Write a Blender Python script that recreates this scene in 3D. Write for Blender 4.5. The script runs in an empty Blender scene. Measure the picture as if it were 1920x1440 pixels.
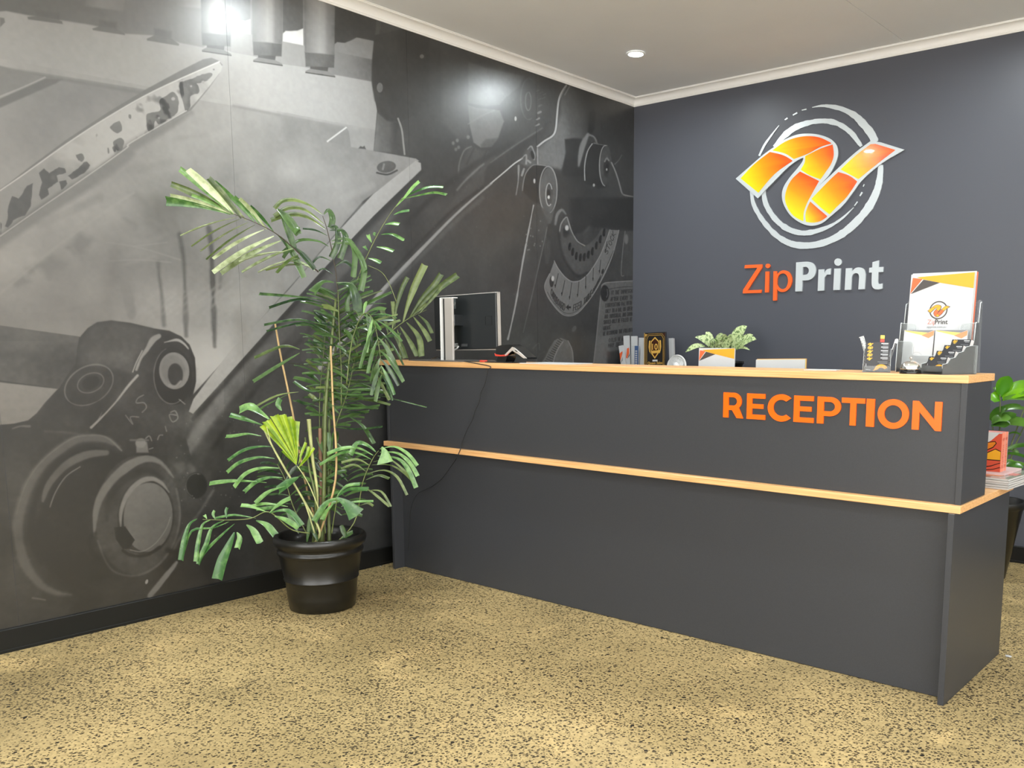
import bpy, bmesh, math, random
import numpy as np
from mathutils import Vector, Matrix

# ------------------------------------------------------------------ camera, light, exposure
scene = bpy.context.scene
COL = scene.collection
R = random.Random(7)
# measured camera (image taken as 1920x1440)
CAM = np.array([4.2162, -5.6317, 1.3034])
YAW, PITCH, ROLL = 0.6733, -0.1388, 0.0036
FPX, PX, PY = 1689.21, 1132.52, 873.54
_f = np.array([-math.sin(YAW)*math.cos(PITCH), math.cos(YAW)*math.cos(PITCH), math.sin(PITCH)])
_r = np.array([math.cos(YAW), math.sin(YAW), 0.0]); _u = np.cross(_r, _f)
AR = math.cos(ROLL)*_r + math.sin(ROLL)*_u
AU = -math.sin(ROLL)*_r + math.cos(ROLL)*_u
AF = _f
cam = bpy.data.cameras.new('camera'); camo = bpy.data.objects.new('camera', cam); COL.objects.link(camo)
cam.sensor_width = 36; cam.sensor_fit = 'HORIZONTAL'; cam.lens = FPX/1920*36
cam.shift_x = (960-PX)/1920; cam.shift_y = (PY-720)/1920; cam.clip_start = .05
m = Matrix.Identity(4)
for i in range(3):
    m[i][0] = AR[i]; m[i][1] = AU[i]; m[i][2] = -AF[i]; m[i][3] = CAM[i]
camo.matrix_world = m
scene.camera = camo
vs = scene.view_settings
scene.display_settings.display_device = 'sRGB'
vs.view_transform = 'Standard'; vs.look = 'None'; vs.gamma = 1; vs.use_curve_mapping = False
vs.exposure = 0.47
w = bpy.data.worlds.new('world'); scene.world = w; w.use_nodes = True
w.node_tree.nodes['Background'].inputs[0].default_value = (1, .99, .965, 1)
w.node_tree.nodes['Background'].inputs[1].default_value = 5.4
H = 3.082                       # ceiling
LAMPS = [(x, y) for x in (.66, 2.64, 4.62, 6.3) for y in (-.87, -2.85, -4.83, -6.9, -8.6)]
LAMP_L = 800.0                 # radiance of the lamp domes, which light the room
# ------------------------------------------------------------------ helpers
def ray(x, y): return AF + AR*((x-PX)/FPX) + AU*((PY-y)/FPX)
def on_plane(x, y, ax, val):
    d = ray(x, y); return CAM + d*((val-CAM[ax])/d[ax])
def at(x, y, dep): return CAM + ray(x, y)*dep

def lin(c):
    return tuple((v/12.92 if v <= .04045 else ((v+.055)/1.055)**2.4) for v in c)
def rgb(r, g, b): return lin((r/255, g/255, b/255))

MATS = {}
def mat(name, color, rough=.5, metal=0., bump=0., bscale=60., var=0., vscale=8., spec=.5, coat=0., emit=None, trans=0., sss=0.):
    if name in MATS: return MATS[name]
    m = bpy.data.materials.new(name); m.use_nodes = True; MATS[name] = m
    nt = m.node_tree; b = nt.nodes['Principled BSDF']
    b.inputs['Base Color'].default_value = (*color, 1); b.inputs['Roughness'].default_value = rough
    b.inputs['Metallic'].default_value = metal; b.inputs['Specular IOR Level'].default_value = spec
    b.inputs['Coat Weight'].default_value = coat
    b.inputs['Transmission Weight'].default_value = trans
    tc = nt.nodes.new('ShaderNodeTexCoord')
    if var > 0:
        n = nt.nodes.new('ShaderNodeTexNoise'); n.inputs['Scale'].default_value = vscale; n.inputs['Detail'].default_value = 4
        nt.links.new(tc.outputs['Object'], n.inputs['Vector'])
        r = nt.nodes.new('ShaderNodeValToRGB')
        r.color_ramp.elements[0].position = .3; r.color_ramp.elements[1].position = .7
        r.color_ramp.elements[0].color = (*[max(0, c*(1-var)) for c in color], 1)
        r.color_ramp.elements[1].color = (*[min(1, c*(1+var)) for c in color], 1)
        nt.links.new(n.outputs['Fac'], r.inputs['Fac']); nt.links.new(r.outputs['Color'], b.inputs['Base Color'])
    if bump > 0:
        n = nt.nodes.new('ShaderNodeTexNoise'); n.inputs['Scale'].default_value = bscale; n.inputs['Detail'].default_value = 3
        nt.links.new(tc.outputs['Object'], n.inputs['Vector'])
        bp = nt.nodes.new('ShaderNodeBump'); bp.inputs['Strength'].default_value = bump; bp.inputs['Distance'].default_value = .002
        nt.links.new(n.outputs['Fac'], bp.inputs['Height']); nt.links.new(bp.outputs['Normal'], b.inputs['Normal'])
    if emit:
        b.inputs['Emission Color'].default_value = (*emit[0], 1); b.inputs['Emission Strength'].default_value = emit[1]
    return m

def finish(o, parent=None, world=True, smooth=False):
    COL.objects.link(o)
    if parent is not None:
        o.parent = parent
        if world:
            # parent chains here are unrotated empties / meshes placed at 'wloc'
            o.matrix_parent_inverse = Matrix.Translation(-Vector(parent.get('_w', (0, 0, 0))))
    if smooth:
        for p in o.data.polygons: p.use_smooth = True
    return o

def mesh_obj(name, verts, faces, m, parent=None, world=True, smooth=False):
    me = bpy.data.meshes.new(name); me.from_pydata([tuple(map(float, v)) for v in verts], [], faces); me.update()
    if m: me.materials.append(m)
    o = bpy.data.objects.new(name, me)
    return finish(o, parent, world, smooth)

def bm_obj(name, bm, m, parent=None, world=True, smooth=False):
    bmesh.ops.recalc_face_normals(bm, faces=bm.faces[:])
    me = bpy.data.meshes.new(name); bm.to_mesh(me); bm.free()
    if m: me.materials.append(m)
    o = bpy.data.objects.new(name, me)
    return finish(o, parent, world, smooth)

def add_box(bm, x, y, z, rot=None):
    mm = Matrix.Translation(((x[0]+x[1])/2, (y[0]+y[1])/2, (z[0]+z[1])/2)) @ Matrix.Diagonal((x[1]-x[0], y[1]-y[0], z[1]-z[0], 1))
    if rot is not None: mm = rot @ mm
    return bmesh.ops.create_cube(bm, size=1, matrix=mm)['verts']

def box(name, x, y, z, m, parent=None, bevel=.0012, world=True, rot=None, seg=1):
    bm = bmesh.new(); add_box(bm, x, y, z)
    if bevel > 0: bmesh.ops.bevel(bm, geom=bm.edges[:], offset=bevel, segments=seg, affect='EDGES')
    if rot is not None: bmesh.ops.transform(bm, matrix=rot, verts=bm.verts[:])
    return bm_obj(name, bm, m, parent, world)

def thing(name, label, cat, loc=(0, 0, 0), group=None, rz=0.0):
    o = bpy.data.objects.new(name, None); o.empty_display_size = .05; COL.objects.link(o)
    o.location = loc; o.rotation_euler = (0, 0, rz)
    o['label'] = label; o['category'] = cat
    if group: o['group'] = group
    if rz == 0: o['_w'] = tuple(float(v) for v in loc)
    return o
def tag(o, label, cat, group=None):
    o['label'] = label; o['category'] = cat
    if group: o['group'] = group
    return o
def struct(o): o['kind'] = 'structure'; return o

def catmull(pts, n=8, closed=False):
    P = np.array(pts, float); out = []; N = len(P)
    rng = range(N) if closed else range(N-1)
    for i in rng:
        if closed: a, b, c, d = P[(i-1) % N], P[i], P[(i+1) % N], P[(i+2) % N]
        else: a, b, c, d = P[max(i-1, 0)], P[i], P[i+1], P[min(i+2, N-1)]
        for k in range(n):
            t = k/n
            out.append(.5*((2*b)+(-a+c)*t+(2*a-5*b+4*c-d)*t*t+(-a+3*b-3*c+d)*t**3))
    if not closed: out.append(P[-1])
    return np.array(out)

def tube(name, pts, rad, m, parent=None, n=8, world=True, smooth=True, cap=True):
    P = np.array(pts, float); N = len(P)
    if np.isscalar(rad): rad = [rad]*N
    V = []; Fc = []
    prev = None
    for i in range(N):
        t = P[min(i+1, N-1)]-P[max(i-1, 0)]; t = t/(np.linalg.norm(t)+1e-12)
        if prev is None:
            a = np.array([0, 0, 1.]) if abs(t[2]) < .9 else np.array([1., 0, 0])
            s = np.cross(t, a)
        else: s = prev-t*np.dot(prev, t)
        s /= np.linalg.norm(s); prev = s; q = np.cross(t, s)
        for k in range(n):
            a = 2*math.pi*k/n; V.append(P[i]+rad[i]*(math.cos(a)*s+math.sin(a)*q))
    for i in range(N-1):
        for k in range(n):
            Fc.append((i*n+k, i*n+(k+1) % n, (i+1)*n+(k+1) % n, (i+1)*n+k))
    if cap: Fc.append(tuple(range(n))[::-1]); Fc.append(tuple((N-1)*n+k for k in range(n)))
    return mesh_obj(name, V, Fc, m, parent, world, smooth)

def lathe(name, prof, m, parent=None, c=(0, 0, 0), n=48, world=True, smooth=True, sx=1, sy=1, axis=None, caps=True):
    V = []; Fc = []
    for (r, z) in prof:
        for k in range(n):
            a = 2*math.pi*k/n; v = Vector((r*sx*math.cos(a), r*sy*math.sin(a), z))
            if axis is not None: v = axis @ v
            V.append((v[0]+c[0], v[1]+c[1], v[2]+c[2]))
    for i in range(len(prof)-1):
        for k in range(n):
            Fc.append((i*n+k, i*n+(k+1) % n, (i+1)*n+(k+1) % n, (i+1)*n+k))
    if caps: Fc.append(tuple(range(n))[::-1]); Fc.append(tuple((len(prof)-1)*n+k for k in range(n)))
    o = mesh_obj(name, V, Fc, m, parent, world, smooth)
    return o

def outline(loops, depth=0.0, bevel=0.0):
    """Filled 2-D outline (loops may be holes) -> numpy verts, faces; z runs -depth/2 .. depth/2."""
    cu = bpy.data.curves.new('tmp', 'CURVE'); cu.dimensions = '2D'; cu.fill_mode = 'BOTH'; cu.extrude = depth/2
    for L in loops:
        s = cu.splines.new('POLY'); s.points.add(len(L)-1); s.use_cyclic_u = True
        for p, q in zip(s.points, L): p.co = (float(q[0]), float(q[1]), 0, 1)
    o = bpy.data.objects.new('tmp', cu); COL.objects.link(o)
    dg = bpy.context.evaluated_depsgraph_get()
    me = bpy.data.meshes.new_from_object(o.evaluated_get(dg))
    V = np.array([v.co[:] for v in me.vertices]); Fc = [tuple(p.vertices) for p in me.polygons]
    bpy.data.meshes.remove(me); bpy.data.objects.remove(o); bpy.data.curves.remove(cu)
    return V, Fc

def text2d(s, size=1.0, extr=0.0, bold=0.0):
    cu = bpy.data.curves.new('tmp', 'FONT'); cu.body = s; cu.size = size; cu.extrude = extr; cu.resolution_u = 2; cu.offset = bold
    o = bpy.data.objects.new('tmp', cu); COL.objects.link(o)
    dg = bpy.context.evaluated_depsgraph_get()
    me = bpy.data.meshes.new_from_object(o.evaluated_get(dg))
    V = np.array([v.co[:] for v in me.vertices]) if len(me.vertices) else np.zeros((0, 3)); Fc = [tuple(p.vertices) for p in me.polygons]
    bpy.data.meshes.remove(me); bpy.data.objects.remove(o); bpy.data.curves.remove(cu)
    return V, Fc

class Frame:
    """a plane in space: origin, unit u (right), unit v (up), normal n toward the viewer"""
    def __init__(s, o, u, v):
        s.o = np.array(o, float); s.u = np.array(u, float); s.v = np.array(v, float); s.n = np.cross(s.u, s.v)
    def __call__(s, V, lift=0.0):
        V = np.atleast_2d(np.array(V, float))
        z = V[:, 2] if V.shape[1] > 2 else np.zeros(len(V))
        return s.o + V[:, :1]*s.u + V[:, 1:2]*s.v + (z+lift)[:, None]*s.n

def decal(name, fr, polys, parent, lift=.0003, world=True):
    """flat print: polys = [(loop or [loops], material)], joined into ONE part with several material slots"""
    V = []; Fc = []; MI = []; ms = []
    for k, (L, m) in enumerate(polys):
        if isinstance(L, tuple) and len(L) == 2 and isinstance(L[1], list) and isinstance(L[0], np.ndarray): v, f = L
        else:
            loops = L if isinstance(L[0][0], (list, tuple, np.ndarray)) else [L]
            v, f = outline(loops)
        if len(v) == 0: continue
        if m not in ms: ms.append(m)
        b = len(V); V.extend(fr(v, lift+.00006*k)); Fc.extend(tuple(b+i for i in q) for q in f); MI.extend([ms.index(m)]*len(f))
    o = mesh_obj(name, V, Fc, None, parent, world)
    for m in ms: o.data.materials.append(m)
    o.data.polygons.foreach_set('material_index', MI)
    return o
def dtext(s, x, y, size, align='l', sx=1.0, bold=0.0):
    v, f = text2d(s, size, bold=bold)
    if len(v) == 0: return (v, f)
    wd = v[:, 0].max()-v[:, 0].min(); v = v.copy(); v[:, 0] -= v[:, 0].min(); v[:, 0] *= sx; wd *= sx
    if align == 'c': v[:, 0] -= wd/2
    if align == 'r': v[:, 0] -= wd
    v[:, 0] += x; v[:, 1] += y; v[:, 2] = 0
    return (v, list(f))
def arcpts(cx, cy, r, a0, a1, n=14, ry=None):
    ry = r if ry is None else ry
    return [(cx+r*math.cos(math.radians(a0+(a1-a0)*k/n)), cy+ry*math.sin(math.radians(a0+(a1-a0)*k/n))) for k in range(n+1)]
def strokeloop(pts, wid):
    """closed outline of a brush stroke with per-point widths"""
    P = np.array(pts, float)
    T = np.gradient(P, axis=0); T /= (np.linalg.norm(T, axis=1)[:, None]+1e-9)
    N = np.stack([-T[:, 1], T[:, 0]], 1); W = np.array(wid, float)[:, None]/2
    return np.concatenate([P+N*W, (P-N*W)[::-1]])
# ------------------------------------------------------------------ structure
ROOM_X, ROOM_Y = 7.2, -9.6
def floor_material():
    m = bpy.data.materials.new('polished_concrete'); m.use_nodes = True; nt = m.node_tree; b = nt.nodes['Principled BSDF']
    N, Lk = nt.nodes.new, nt.links.new
    tc = N('ShaderNodeTexCoord')
    def noise(sc, det=3, rough=.5, dist=0.):
        n = N('ShaderNodeTexNoise'); n.inputs['Scale'].default_value = sc; n.inputs['Detail'].default_value = det
        n.inputs['Roughness'].default_value = rough; n.inputs['Distortion'].default_value = dist
        Lk(tc.outputs['Object'], n.inputs['Vector']); return n
    def ramp(src, els):
        r = N('ShaderNodeValToRGB'); e = r.color_ramp.elements
        while len(e) < len(els): e.new(.5)
        for q, (p, c) in zip(e, els): q.position = p; q.color = (*c, 1) if len(c) == 3 else c
        Lk(src, r.inputs['Fac']); return r
    def mix(f, a, c, mode='MIX'):
        x = N('ShaderNodeMix'); x.data_type = 'RGBA'; x.blend_type = mode
        if isinstance(f, float): x.inputs[0].default_value = f
        else: Lk(f, x.inputs[0])
        for s, i in ((a, 6), (c, 7)):
            if isinstance(s, tuple): x.inputs[i].default_value = (*s, 1)
            else: Lk(s, x.inputs[i])
        return x.outputs[2]
    cloud = noise(1.1, 5, .55)
    base = ramp(cloud.outputs['Fac'], [(.30, (.28, .210, .096)), (.5, (.385, .290, .137)), (.68, (.49, .366, .172))])
    patch = noise(3.1, 4, .6, .4)
    pr = ramp(patch.outputs['Fac'], [(.56, (0, 0, 0)), (.72, (1, 1, 1))])
    c = mix(pr.outputs['Color'], base.outputs['Color'], (.54, .395, .183))
    fine = noise(55, 4, .6)
    c = mix(.5, c, ramp(fine.outputs['Fac'], [(.3, (.55, .55, .55)), (.7, (1.3, 1.3, 1.3))]).outputs['Color'], 'MULTIPLY')
    # density of exposed aggregate varies from patch to patch
    dens = ramp(noise(1.7, 4, .6).outputs['Fac'], [(.34, (.45, .45, .45)), (.60, (1, 1, 1))])
    for sc, thr, col, rnd in ((72, .39, (.030, .023, .016), .80), (118, .42, (.085, .064, .036), .62), (40, .32, (.020, .018, .015), .22)):
        wob = noise(sc*1.6, 2)
        off = N('ShaderNodeVectorMath'); off.operation = 'MULTIPLY_ADD'
        off.inputs[1].default_value = (.55/sc,)*3; Lk(wob.outputs['Color'], off.inputs[0]); Lk(tc.outputs['Object'], off.inputs[2])
        v = N('ShaderNodeTexVoronoi'); v.voronoi_dimensions = '3D'; v.inputs['Scale'].default_value = sc; Lk(off.outputs[0], v.inputs['Vector'])
        chip = ramp(v.outputs['Distance'], [(thr-.05, (1, 1, 1)), (thr, (0, 0, 0))])
        sep = N('ShaderNodeSeparateColor'); Lk(v.outputs['Color'], sep.inputs[0])
        gate = N('ShaderNodeMath'); gate.operation = 'LESS_THAN'
        md = N('ShaderNodeMath'); md.operation = 'MULTIPLY'; md.inputs[1].default_value = rnd; Lk(dens.outputs['Color'], md.inputs[0])
        Lk(sep.outputs[0], gate.inputs[0]); Lk(md.outputs[0], gate.inputs[1])
        f = N('ShaderNodeMath'); f.operation = 'MULTIPLY'; Lk(chip.outputs['Color'], f.inputs[0]); Lk(gate.outputs[0], f.inputs[1])
        f2 = N('ShaderNodeMath'); f2.operation = 'MULTIPLY'; Lk(f.outputs[0], f2.inputs[0])
        sc2 = N('ShaderNodeMapRange'); sc2.inputs[3].default_value = .75; sc2.inputs[4].default_value = 1.; Lk(sep.outputs[1], sc2.inputs[0]); Lk(sc2.outputs[0], f2.inputs[1])
        c = mix(f2.outputs[0], c, col)
    Lk(c, b.inputs['Base Color'])
    b.inputs['Roughness'].default_value = .40; b.inputs['Specular IOR Level'].default_value = .18
    return m
M_floor = floor_material()
M_wall = mat('charcoal_wall_paint', rgb(80, 82, 90), .42, bump=.06, bscale=220, spec=.35)
M_light_wall = mat('pale_wall_paint', (.88, .87, .86), .6, bump=.05, bscale=200)
M_ceil = mat('ceiling_paint', (.85, .87, .90), .7, bump=.04, bscale=150, var=.015, vscale=3)
M_corn = mat('cornice_paint', (.86, .85, .83), .45)
M_black = mat('black_skirting_paint', rgb(19, 19, 17), .5, spec=.3)
box_floor = box('floor', (-.1, ROOM_X), (ROOM_Y, .1), (-.1, 0), M_floor, bevel=0); struct(box_floor)
bm = bmesh.new()                                   # two plasterboard fields with an open joint between them
add_box(bm, (-.1, 2.061), (ROOM_Y, .1), (H, H+.012)); add_box(bm, (2.065, ROOM_X), (ROOM_Y, .1), (H, H+.012)); add_box(bm, (-.1, ROOM_X), (ROOM_Y, .1), (H+.013, H+.05))
struct(bm_obj('ceiling', bm, M_ceil))
struct(box('wall_back', (-.1, ROOM_X), (0, .1), (0, H), M_wall, bevel=0))
bm = bmesh.new(); VY0, VY1, VZ0, VZ1 = -9.2, -3.5, .7, 2.7          # office side; long unseen window added to throw in daylight
for yr, zr in (((ROOM_Y, VY0), (0, H)), ((VY1, 0), (0, H)), ((VY0, VY1), (0, VZ0)), ((VY0, VY1), (VZ1, H))): add_box(bm, (ROOM_X-.1, ROOM_X), yr, zr)
struct(bm_obj('wall_right', bm, M_light_wall))
M_alu = mat('added_window_frame', (.25, .25, .26), .4, metal=.6)
bm = bmesh.new()
for yr, zr in (((VY0, VY0+.05), (VZ0, VZ1)), ((VY1-.05, VY1), (VZ0, VZ1)), ((VY0, VY1), (VZ0, VZ0+.05)), ((VY0, VY1), (VZ1-.05, VZ1)), ((-7.3, -7.25), (VZ0, VZ1)), ((-5.4, -5.35), (VZ0, VZ1))): add_box(bm, (ROOM_X-.08, ROOM_X-.03), yr, zr)
struct(bm_obj('added_window_2', bm, M_alu))
bm = bmesh.new()                                   # street front; wide unseen window added to light walls and ceiling
WX0, WX1, WZ0, WZ1 = .6, 6.4, .35, 2.65
for xr, zr in (((-.1, WX0), (0, H)), ((WX1, ROOM_X), (0, H)), ((WX0, WX1), (0, WZ0)), ((WX0, WX1), (WZ1, H))): add_box(bm, xr, (ROOM_Y-.1, ROOM_Y), zr)
struct(bm_obj('wall_front', bm, M_light_wall))
M_alu = mat('added_window_frame', (.25, .25, .26), .4, metal=.6)
bm = bmesh.new()
for xr, zr in (((WX0, WX0+.05), (WZ0, WZ1)), ((WX1-.05, WX1), (WZ0, WZ1)), ((WX0, WX1), (WZ0, WZ0+.05)), ((WX0, WX1), (WZ1-.05, WZ1)), ((2.5, 2.55), (WZ0, WZ1)), ((4.45, 4.5), (WZ0, WZ1))): add_box(bm, xr, (ROOM_Y-.07, ROOM_Y-.02), zr)
struct(bm_obj('added_window_1', bm, M_alu))
wl = struct(box('wall_left', (-.1, -.0012), (ROOM_Y, 0), (0, H), M_wall, bevel=0))
def skirting(name, p0, p1, nx, ny):
    prof = [(0, 0), (.016, 0), (.016, .012), (.013, .014), (.013, .096), (.010, .100), (0, .100)]
    V = []; n = len(prof)
    for p in (p0, p1):
        for (d, z) in prof: V.append((p[0]+nx*d, p[1]+ny*d, z))
    F = [(i, (i+1) % n, n+(i+1) % n, n+i) for i in range(n)]+[tuple(range(n)), tuple(range(2*n-1, n-1, -1))]
    return struct(mesh_obj(name, V, F, M_black))
skirting('baseboard_left', (0, ROOM_Y, 0), (0, -.016, 0), 1, 0)
skirting('baseboard_back', (0, 0, 0), (ROOM_X-.1, 0, 0), 0, -1)
def cornice(name, axis):
    d = .056; prof = [(0, H), (0, H-d), (.005, H-d), (.007, H-d+.006)]
    for k in range(9):
        a = math.radians(90*k/8); c = .036
        prof.append((.010+c*(1-math.cos(a)), H-d+.010+c*math.sin(a)))
    prof += [(.050, H-.008), (.050, H-.003), (d, H-.003), (d, H)]
    V = []; n = len(prof)
    for e in (0, 1):
        for (q, z) in prof:
            if axis == 'y': V.append((q, -q if e == 0 else ROOM_Y, z))          # along the left wall, mitred in the corner
            else: V.append((q if e == 0 else ROOM_X-.1, -q, z))
    F = [(i, (i+1) % n, n+(i+1) % n, n+i) for i in range(n)]
    o = mesh_obj(name, V, F+[tuple(range(n, 2*n))], M_corn); return struct(o)
cornice('trim_1', 'y'); cornice('trim_2', 'x')

# ------------------------------------------------------------------ mural print (painted here, tone by tone, on a wall-sized canvas)
Y0, Y1, ZT = -5.6, 0.0, H
RES = 400
TW, TH = int((Y1-Y0)*RES), int(ZT*RES)
yy = Y0+(np.arange(TW)+.5)/RES; zz = (np.arange(TH)+.5)/RES
# wall coordinates -> drawing coordinates of the measured artwork
YG, ZG = np.meshgrid(yy, zz)
dx, dy, dz = 0-CAM[0], YG-CAM[1], ZG-CAM[2]
dep = dx*AF[0]+dy*AF[1]+dz*AF[2]; dep = np.maximum(dep, .05)
GX = (PX+FPX*(dx*AR[0]+dy*AR[1]+dz*AR[2])/dep).astype(np.float32)
GY = (PY-FPX*(dx*AU[0]+dy*AU[1]+dz*AU[2])/dep).astype(np.float32)
IMG = np.full((TH, TW), 74, np.float32)
rs = np.random.RandomState(3)
def fbm(shape, cells, octs=4, seed=0):
    r = np.random.RandomState(seed); out = np.zeros(shape, np.float32); amp = 1; tot = 0
    for o in range(octs):
        cy_, cx_ = max(2, int(cells*2**o*shape[0]/shape[1])), int(cells*2**o)
        g = r.rand(cy_+2, cx_+2).astype(np.float32)
        y = np.linspace(0, cy_, shape[0], endpoint=False); x = np.linspace(0, cx_, shape[1], endpoint=False)
        yi = y.astype(int); xi = x.astype(int); fy = (y-yi)[:, None]; fx = (x-xi)[None]
        fy = fy*fy*(3-2*fy); fx = fx*fx*(3-2*fx)
        a = g[yi][:, xi]; b_ = g[yi][:, xi+1]; c_ = g[yi+1][:, xi]; d_ = g[yi+1][:, xi+1]
        out += amp*((a*(1-fx)+b_*fx)*(1-fy)+(c_*(1-fx)+d_*fx)*fy); tot += amp; amp *= .5
    return out/tot
NZ1 = fbm((TH, TW), 10, 5, 1); NZ2 = fbm((TH, TW), 60, 4, 2); NZ3 = fbm((TH, TW), 25, 5, 5); NZR = fbm((TH, TW), 110, 3, 8)
def region(P, pad):
    P = np.array(P, float)
    x0, x1, y0, y1 = P[:, 0].min()-pad, P[:, 0].max()+pad, P[:, 1].min()-pad, P[:, 1].max()+pad
    cs = [on_plane(max(min(x, 1180), -600), y, 0, 0) for x in (x0, x1) for y in (y0, y1)]
    ys = [c[1] for c in cs]; zs = [c[2] for c in cs]
    i0, i1 = int((min(ys)-Y0)*RES)-2, int((max(ys)-Y0)*RES)+3; j0, j1 = int(min(zs)*RES)-2, int(max(zs)*RES)+3
    if x1 > 1180: i1 = TW
    i0, i1 = max(0, i0), min(TW, i1); j0, j1 = max(0, j0), min(TH, j1)
    if i1 <= i0 or j1 <= j0: return None
    return slice(j0, j1), slice(i0, i1)
def value(v, gx, gy, sl):
    if callable(v): return v(gx, gy)
    if isinstance(v, tuple):                      # gradient ((x,y),[(t,v)..],(x,y))
        (ax, ay), st, (bx, by) = v
        t = ((gx-ax)*(bx-ax)+(gy-ay)*(by-ay))/((bx-ax)**2+(by-ay)**2)
        return np.interp(t, [s[0] for s in st], [s[1] for s in st]).astype(np.float32)
    return v
def blend(sl, a, v):
    IMG[sl] = IMG[sl]*(1-a)+v*a
def poly(P, v, soft=1.2, alpha=1.0, smooth=False, noise=0.0, rough=0.0):
    P = np.array(P, float)
    if smooth: P = catmull(P, 6, True)
    sl = region(P, soft*2+2)
    if sl is None: return
    gx, gy = GX[sl], GY[sl]; inside = np.zeros(gx.shape, bool); dist = np.full(gx.shape, 1e9, np.float32)
    n = len(P)
    for i in range(n):
        x1, y1 = P[i]; x2, y2 = P[(i+1) % n]
        c = ((y1 > gy) != (y2 > gy)) & (gx < (x2-x1)*(gy-y1)/((y2-y1) if abs(y2-y1) > 1e-9 else 1e-9)+x1); inside ^= c
        ex, ey = x2-x1, y2-y1; L = ex*ex+ey*ey+1e-9
        t = np.clip(((gx-x1)*ex+(gy-y1)*ey)/L, 0, 1); dist = np.minimum(dist, (gx-x1-t*ex)**2+(gy-y1-t*ey)**2)
    sd = np.sqrt(dist)*np.where(inside, 1, -1)
    if rough: sd = sd+(NZR[sl]-.5)*rough
    a = np.clip(.5+sd/(2*soft), 0, 1); a = a*a*(3-2*a)*alpha
    if noise: a = a*np.clip(1+(NZ2[sl]-.5)*noise*4, 0, 1)
    blend(sl, a, value(v, gx, gy, sl))
def stroke(P, wd, v, soft=1.0, alpha=1.0, smooth=True, rough=0.0, closed=False):
    P = np.array(P, float); wd = np.full(len(P), wd, float) if np.isscalar(wd) else np.array(wd, float)
    if smooth and len(P) > 2:
        q = catmull(np.column_stack([P, wd]), 5, closed); P, wd = q[:, :2], q[:, 2]
        if closed: P = np.vstack([P, P[:1]]); wd = np.append(wd, wd[0])
    sl = region(P, wd.max()/2+soft*2+2)
    if sl is None: return
    gx, gy = GX[sl], GY[sl]; best = np.full(gx.shape, -1e9, np.float32)
    for i in range(len(P)-1):
        x1, y1 = P[i]; ex, ey = P[i+1]-P[i]; L = ex*ex+ey*ey+1e-9
        t = np.clip(((gx-x1)*ex+(gy-y1)*ey)/L, 0, 1)
        best = np.maximum(best, (wd[i]*(1-t)+wd[i+1]*t)/2-np.sqrt((gx-x1-t*ex)**2+(gy-y1-t*ey)**2))
    if rough: best = best+(NZ2[sl]-.5)*rough
    a = np.clip(.5+best/(2*soft), 0, 1); a = a*a*(3-2*a)*alpha
    blend(sl, a, value(v, gx, gy, sl))
def ell(cx, cy, rx, ry, v, rot=0, soft=1.2, alpha=1., noise=0.):
    t = np.linspace(0, 2*math.pi, 40, endpoint=False); c, s = math.cos(math.radians(rot)), math.sin(math.radians(rot))
    poly([(cx+rx*math.cos(a)*c-ry*math.sin(a)*s, cy+rx*math.cos(a)*s+ry*math.sin(a)*c) for a in t], v, soft, alpha, noise=noise)
def Z(x0, y0, s, P): return [(x0+p[0]/s, y0+p[1]/s) for p in P]
Q1 = lambda *P: Z(0, 0, 4.465, P)
Q2 = lambda *P: Z(360, 0, 4.5, P)
Q3 = lambda *P: Z(680, 30, 3.89, P)
Q4 = lambda *P: Z(920, 130, 4.964, P)
Q5 = lambda *P: Z(980, 380, 4.645, P)
Q6 = lambda *P: Z(0, 560, 4.5, P)
Q7 = lambda *P: Z(0, 820, 3.6, P)
Q8 = lambda *P: Z(0, 280, 4.0, P)

IMG += (NZ1-.5)*34
# pale sheet behind the table
poly([(-300, -260), (720, -260), (698, 150), (707, 209), (700, 290), (560, 300), (0, 220), (-300, 180)], ((0, 80), [(0, 184), (.45, 176), (.7, 164), (1, 150)], (700, 200)))
# bank of cylinders along the top
poly([(-300, -260), (760, -260), (698, 153)]+Q2((1200, 630), (950, 565), (760, 540), (500, 470), (330, 440), (120, 385))+Q1((1700, 400), (1500, 360), (1290, 300), (1050, 285), (780, 215), (530, 175), (230, 130), (50, 95), (0, 100))+[(-300, -10)],
     ((0, 30), [(0, 112), (.35, 128), (.6, 140), (.8, 120), (1, 92)], (700, 60)), 2.2)
poly([(-60, -200), (200, -200), (195, 30), (150, 25), (60, 5), (-60, -30)], 118, 8, .7)
for a, b_, val in ((160, 235, 165), (330, 440, 176)): poly([(a, -140), (b_, -140), (b_-2, 22), (a, 12)], ((a, 0), [(0, 135), (.4, val), (1, 135)], (b_, 0)), 3, .8)
poly(Q2((330, 262), (500, 292), (765, 355), (940, 385), (1200, 440), (1520, 505), (1515, 690), (1200, 630), (950, 565), (760, 540), (500, 470), (330, 440)), ((430, 80), [(0, 152), (.5, 140), (1, 100)], (698, 130)), 1.4)
for P, v in ((((330, -500), (495, -500), (492, 168), (450, 182), (400, 172), (360, 168), (330, 195)), 100), (((765, -500), (938, -500), (938, 245), (890, 262), (830, 266), (765, 285)), 92), (((1205, -500), (1600, -300), (1540, 350), (1390, 320), (1290, 365), (1200, 385)), 72)):
    poly(Q2(*P), v, 2)
for P, v in ((((330, 195), (345, 175), (400, 172), (450, 182), (492, 165), (495, 292), (330, 262)), 208), (((765, 352), (768, 285), (790, 264), (830, 266), (890, 262), (938, 244), (940, 387)), 204), (((1200, 440), (1203, 375), (1225, 358), (1290, 366), (1340, 348), (1390, 320), (1450, 332), (1535, 350), (1525, 506)), 124)):
    poly(Q2(*P), v, 1.3)
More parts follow.
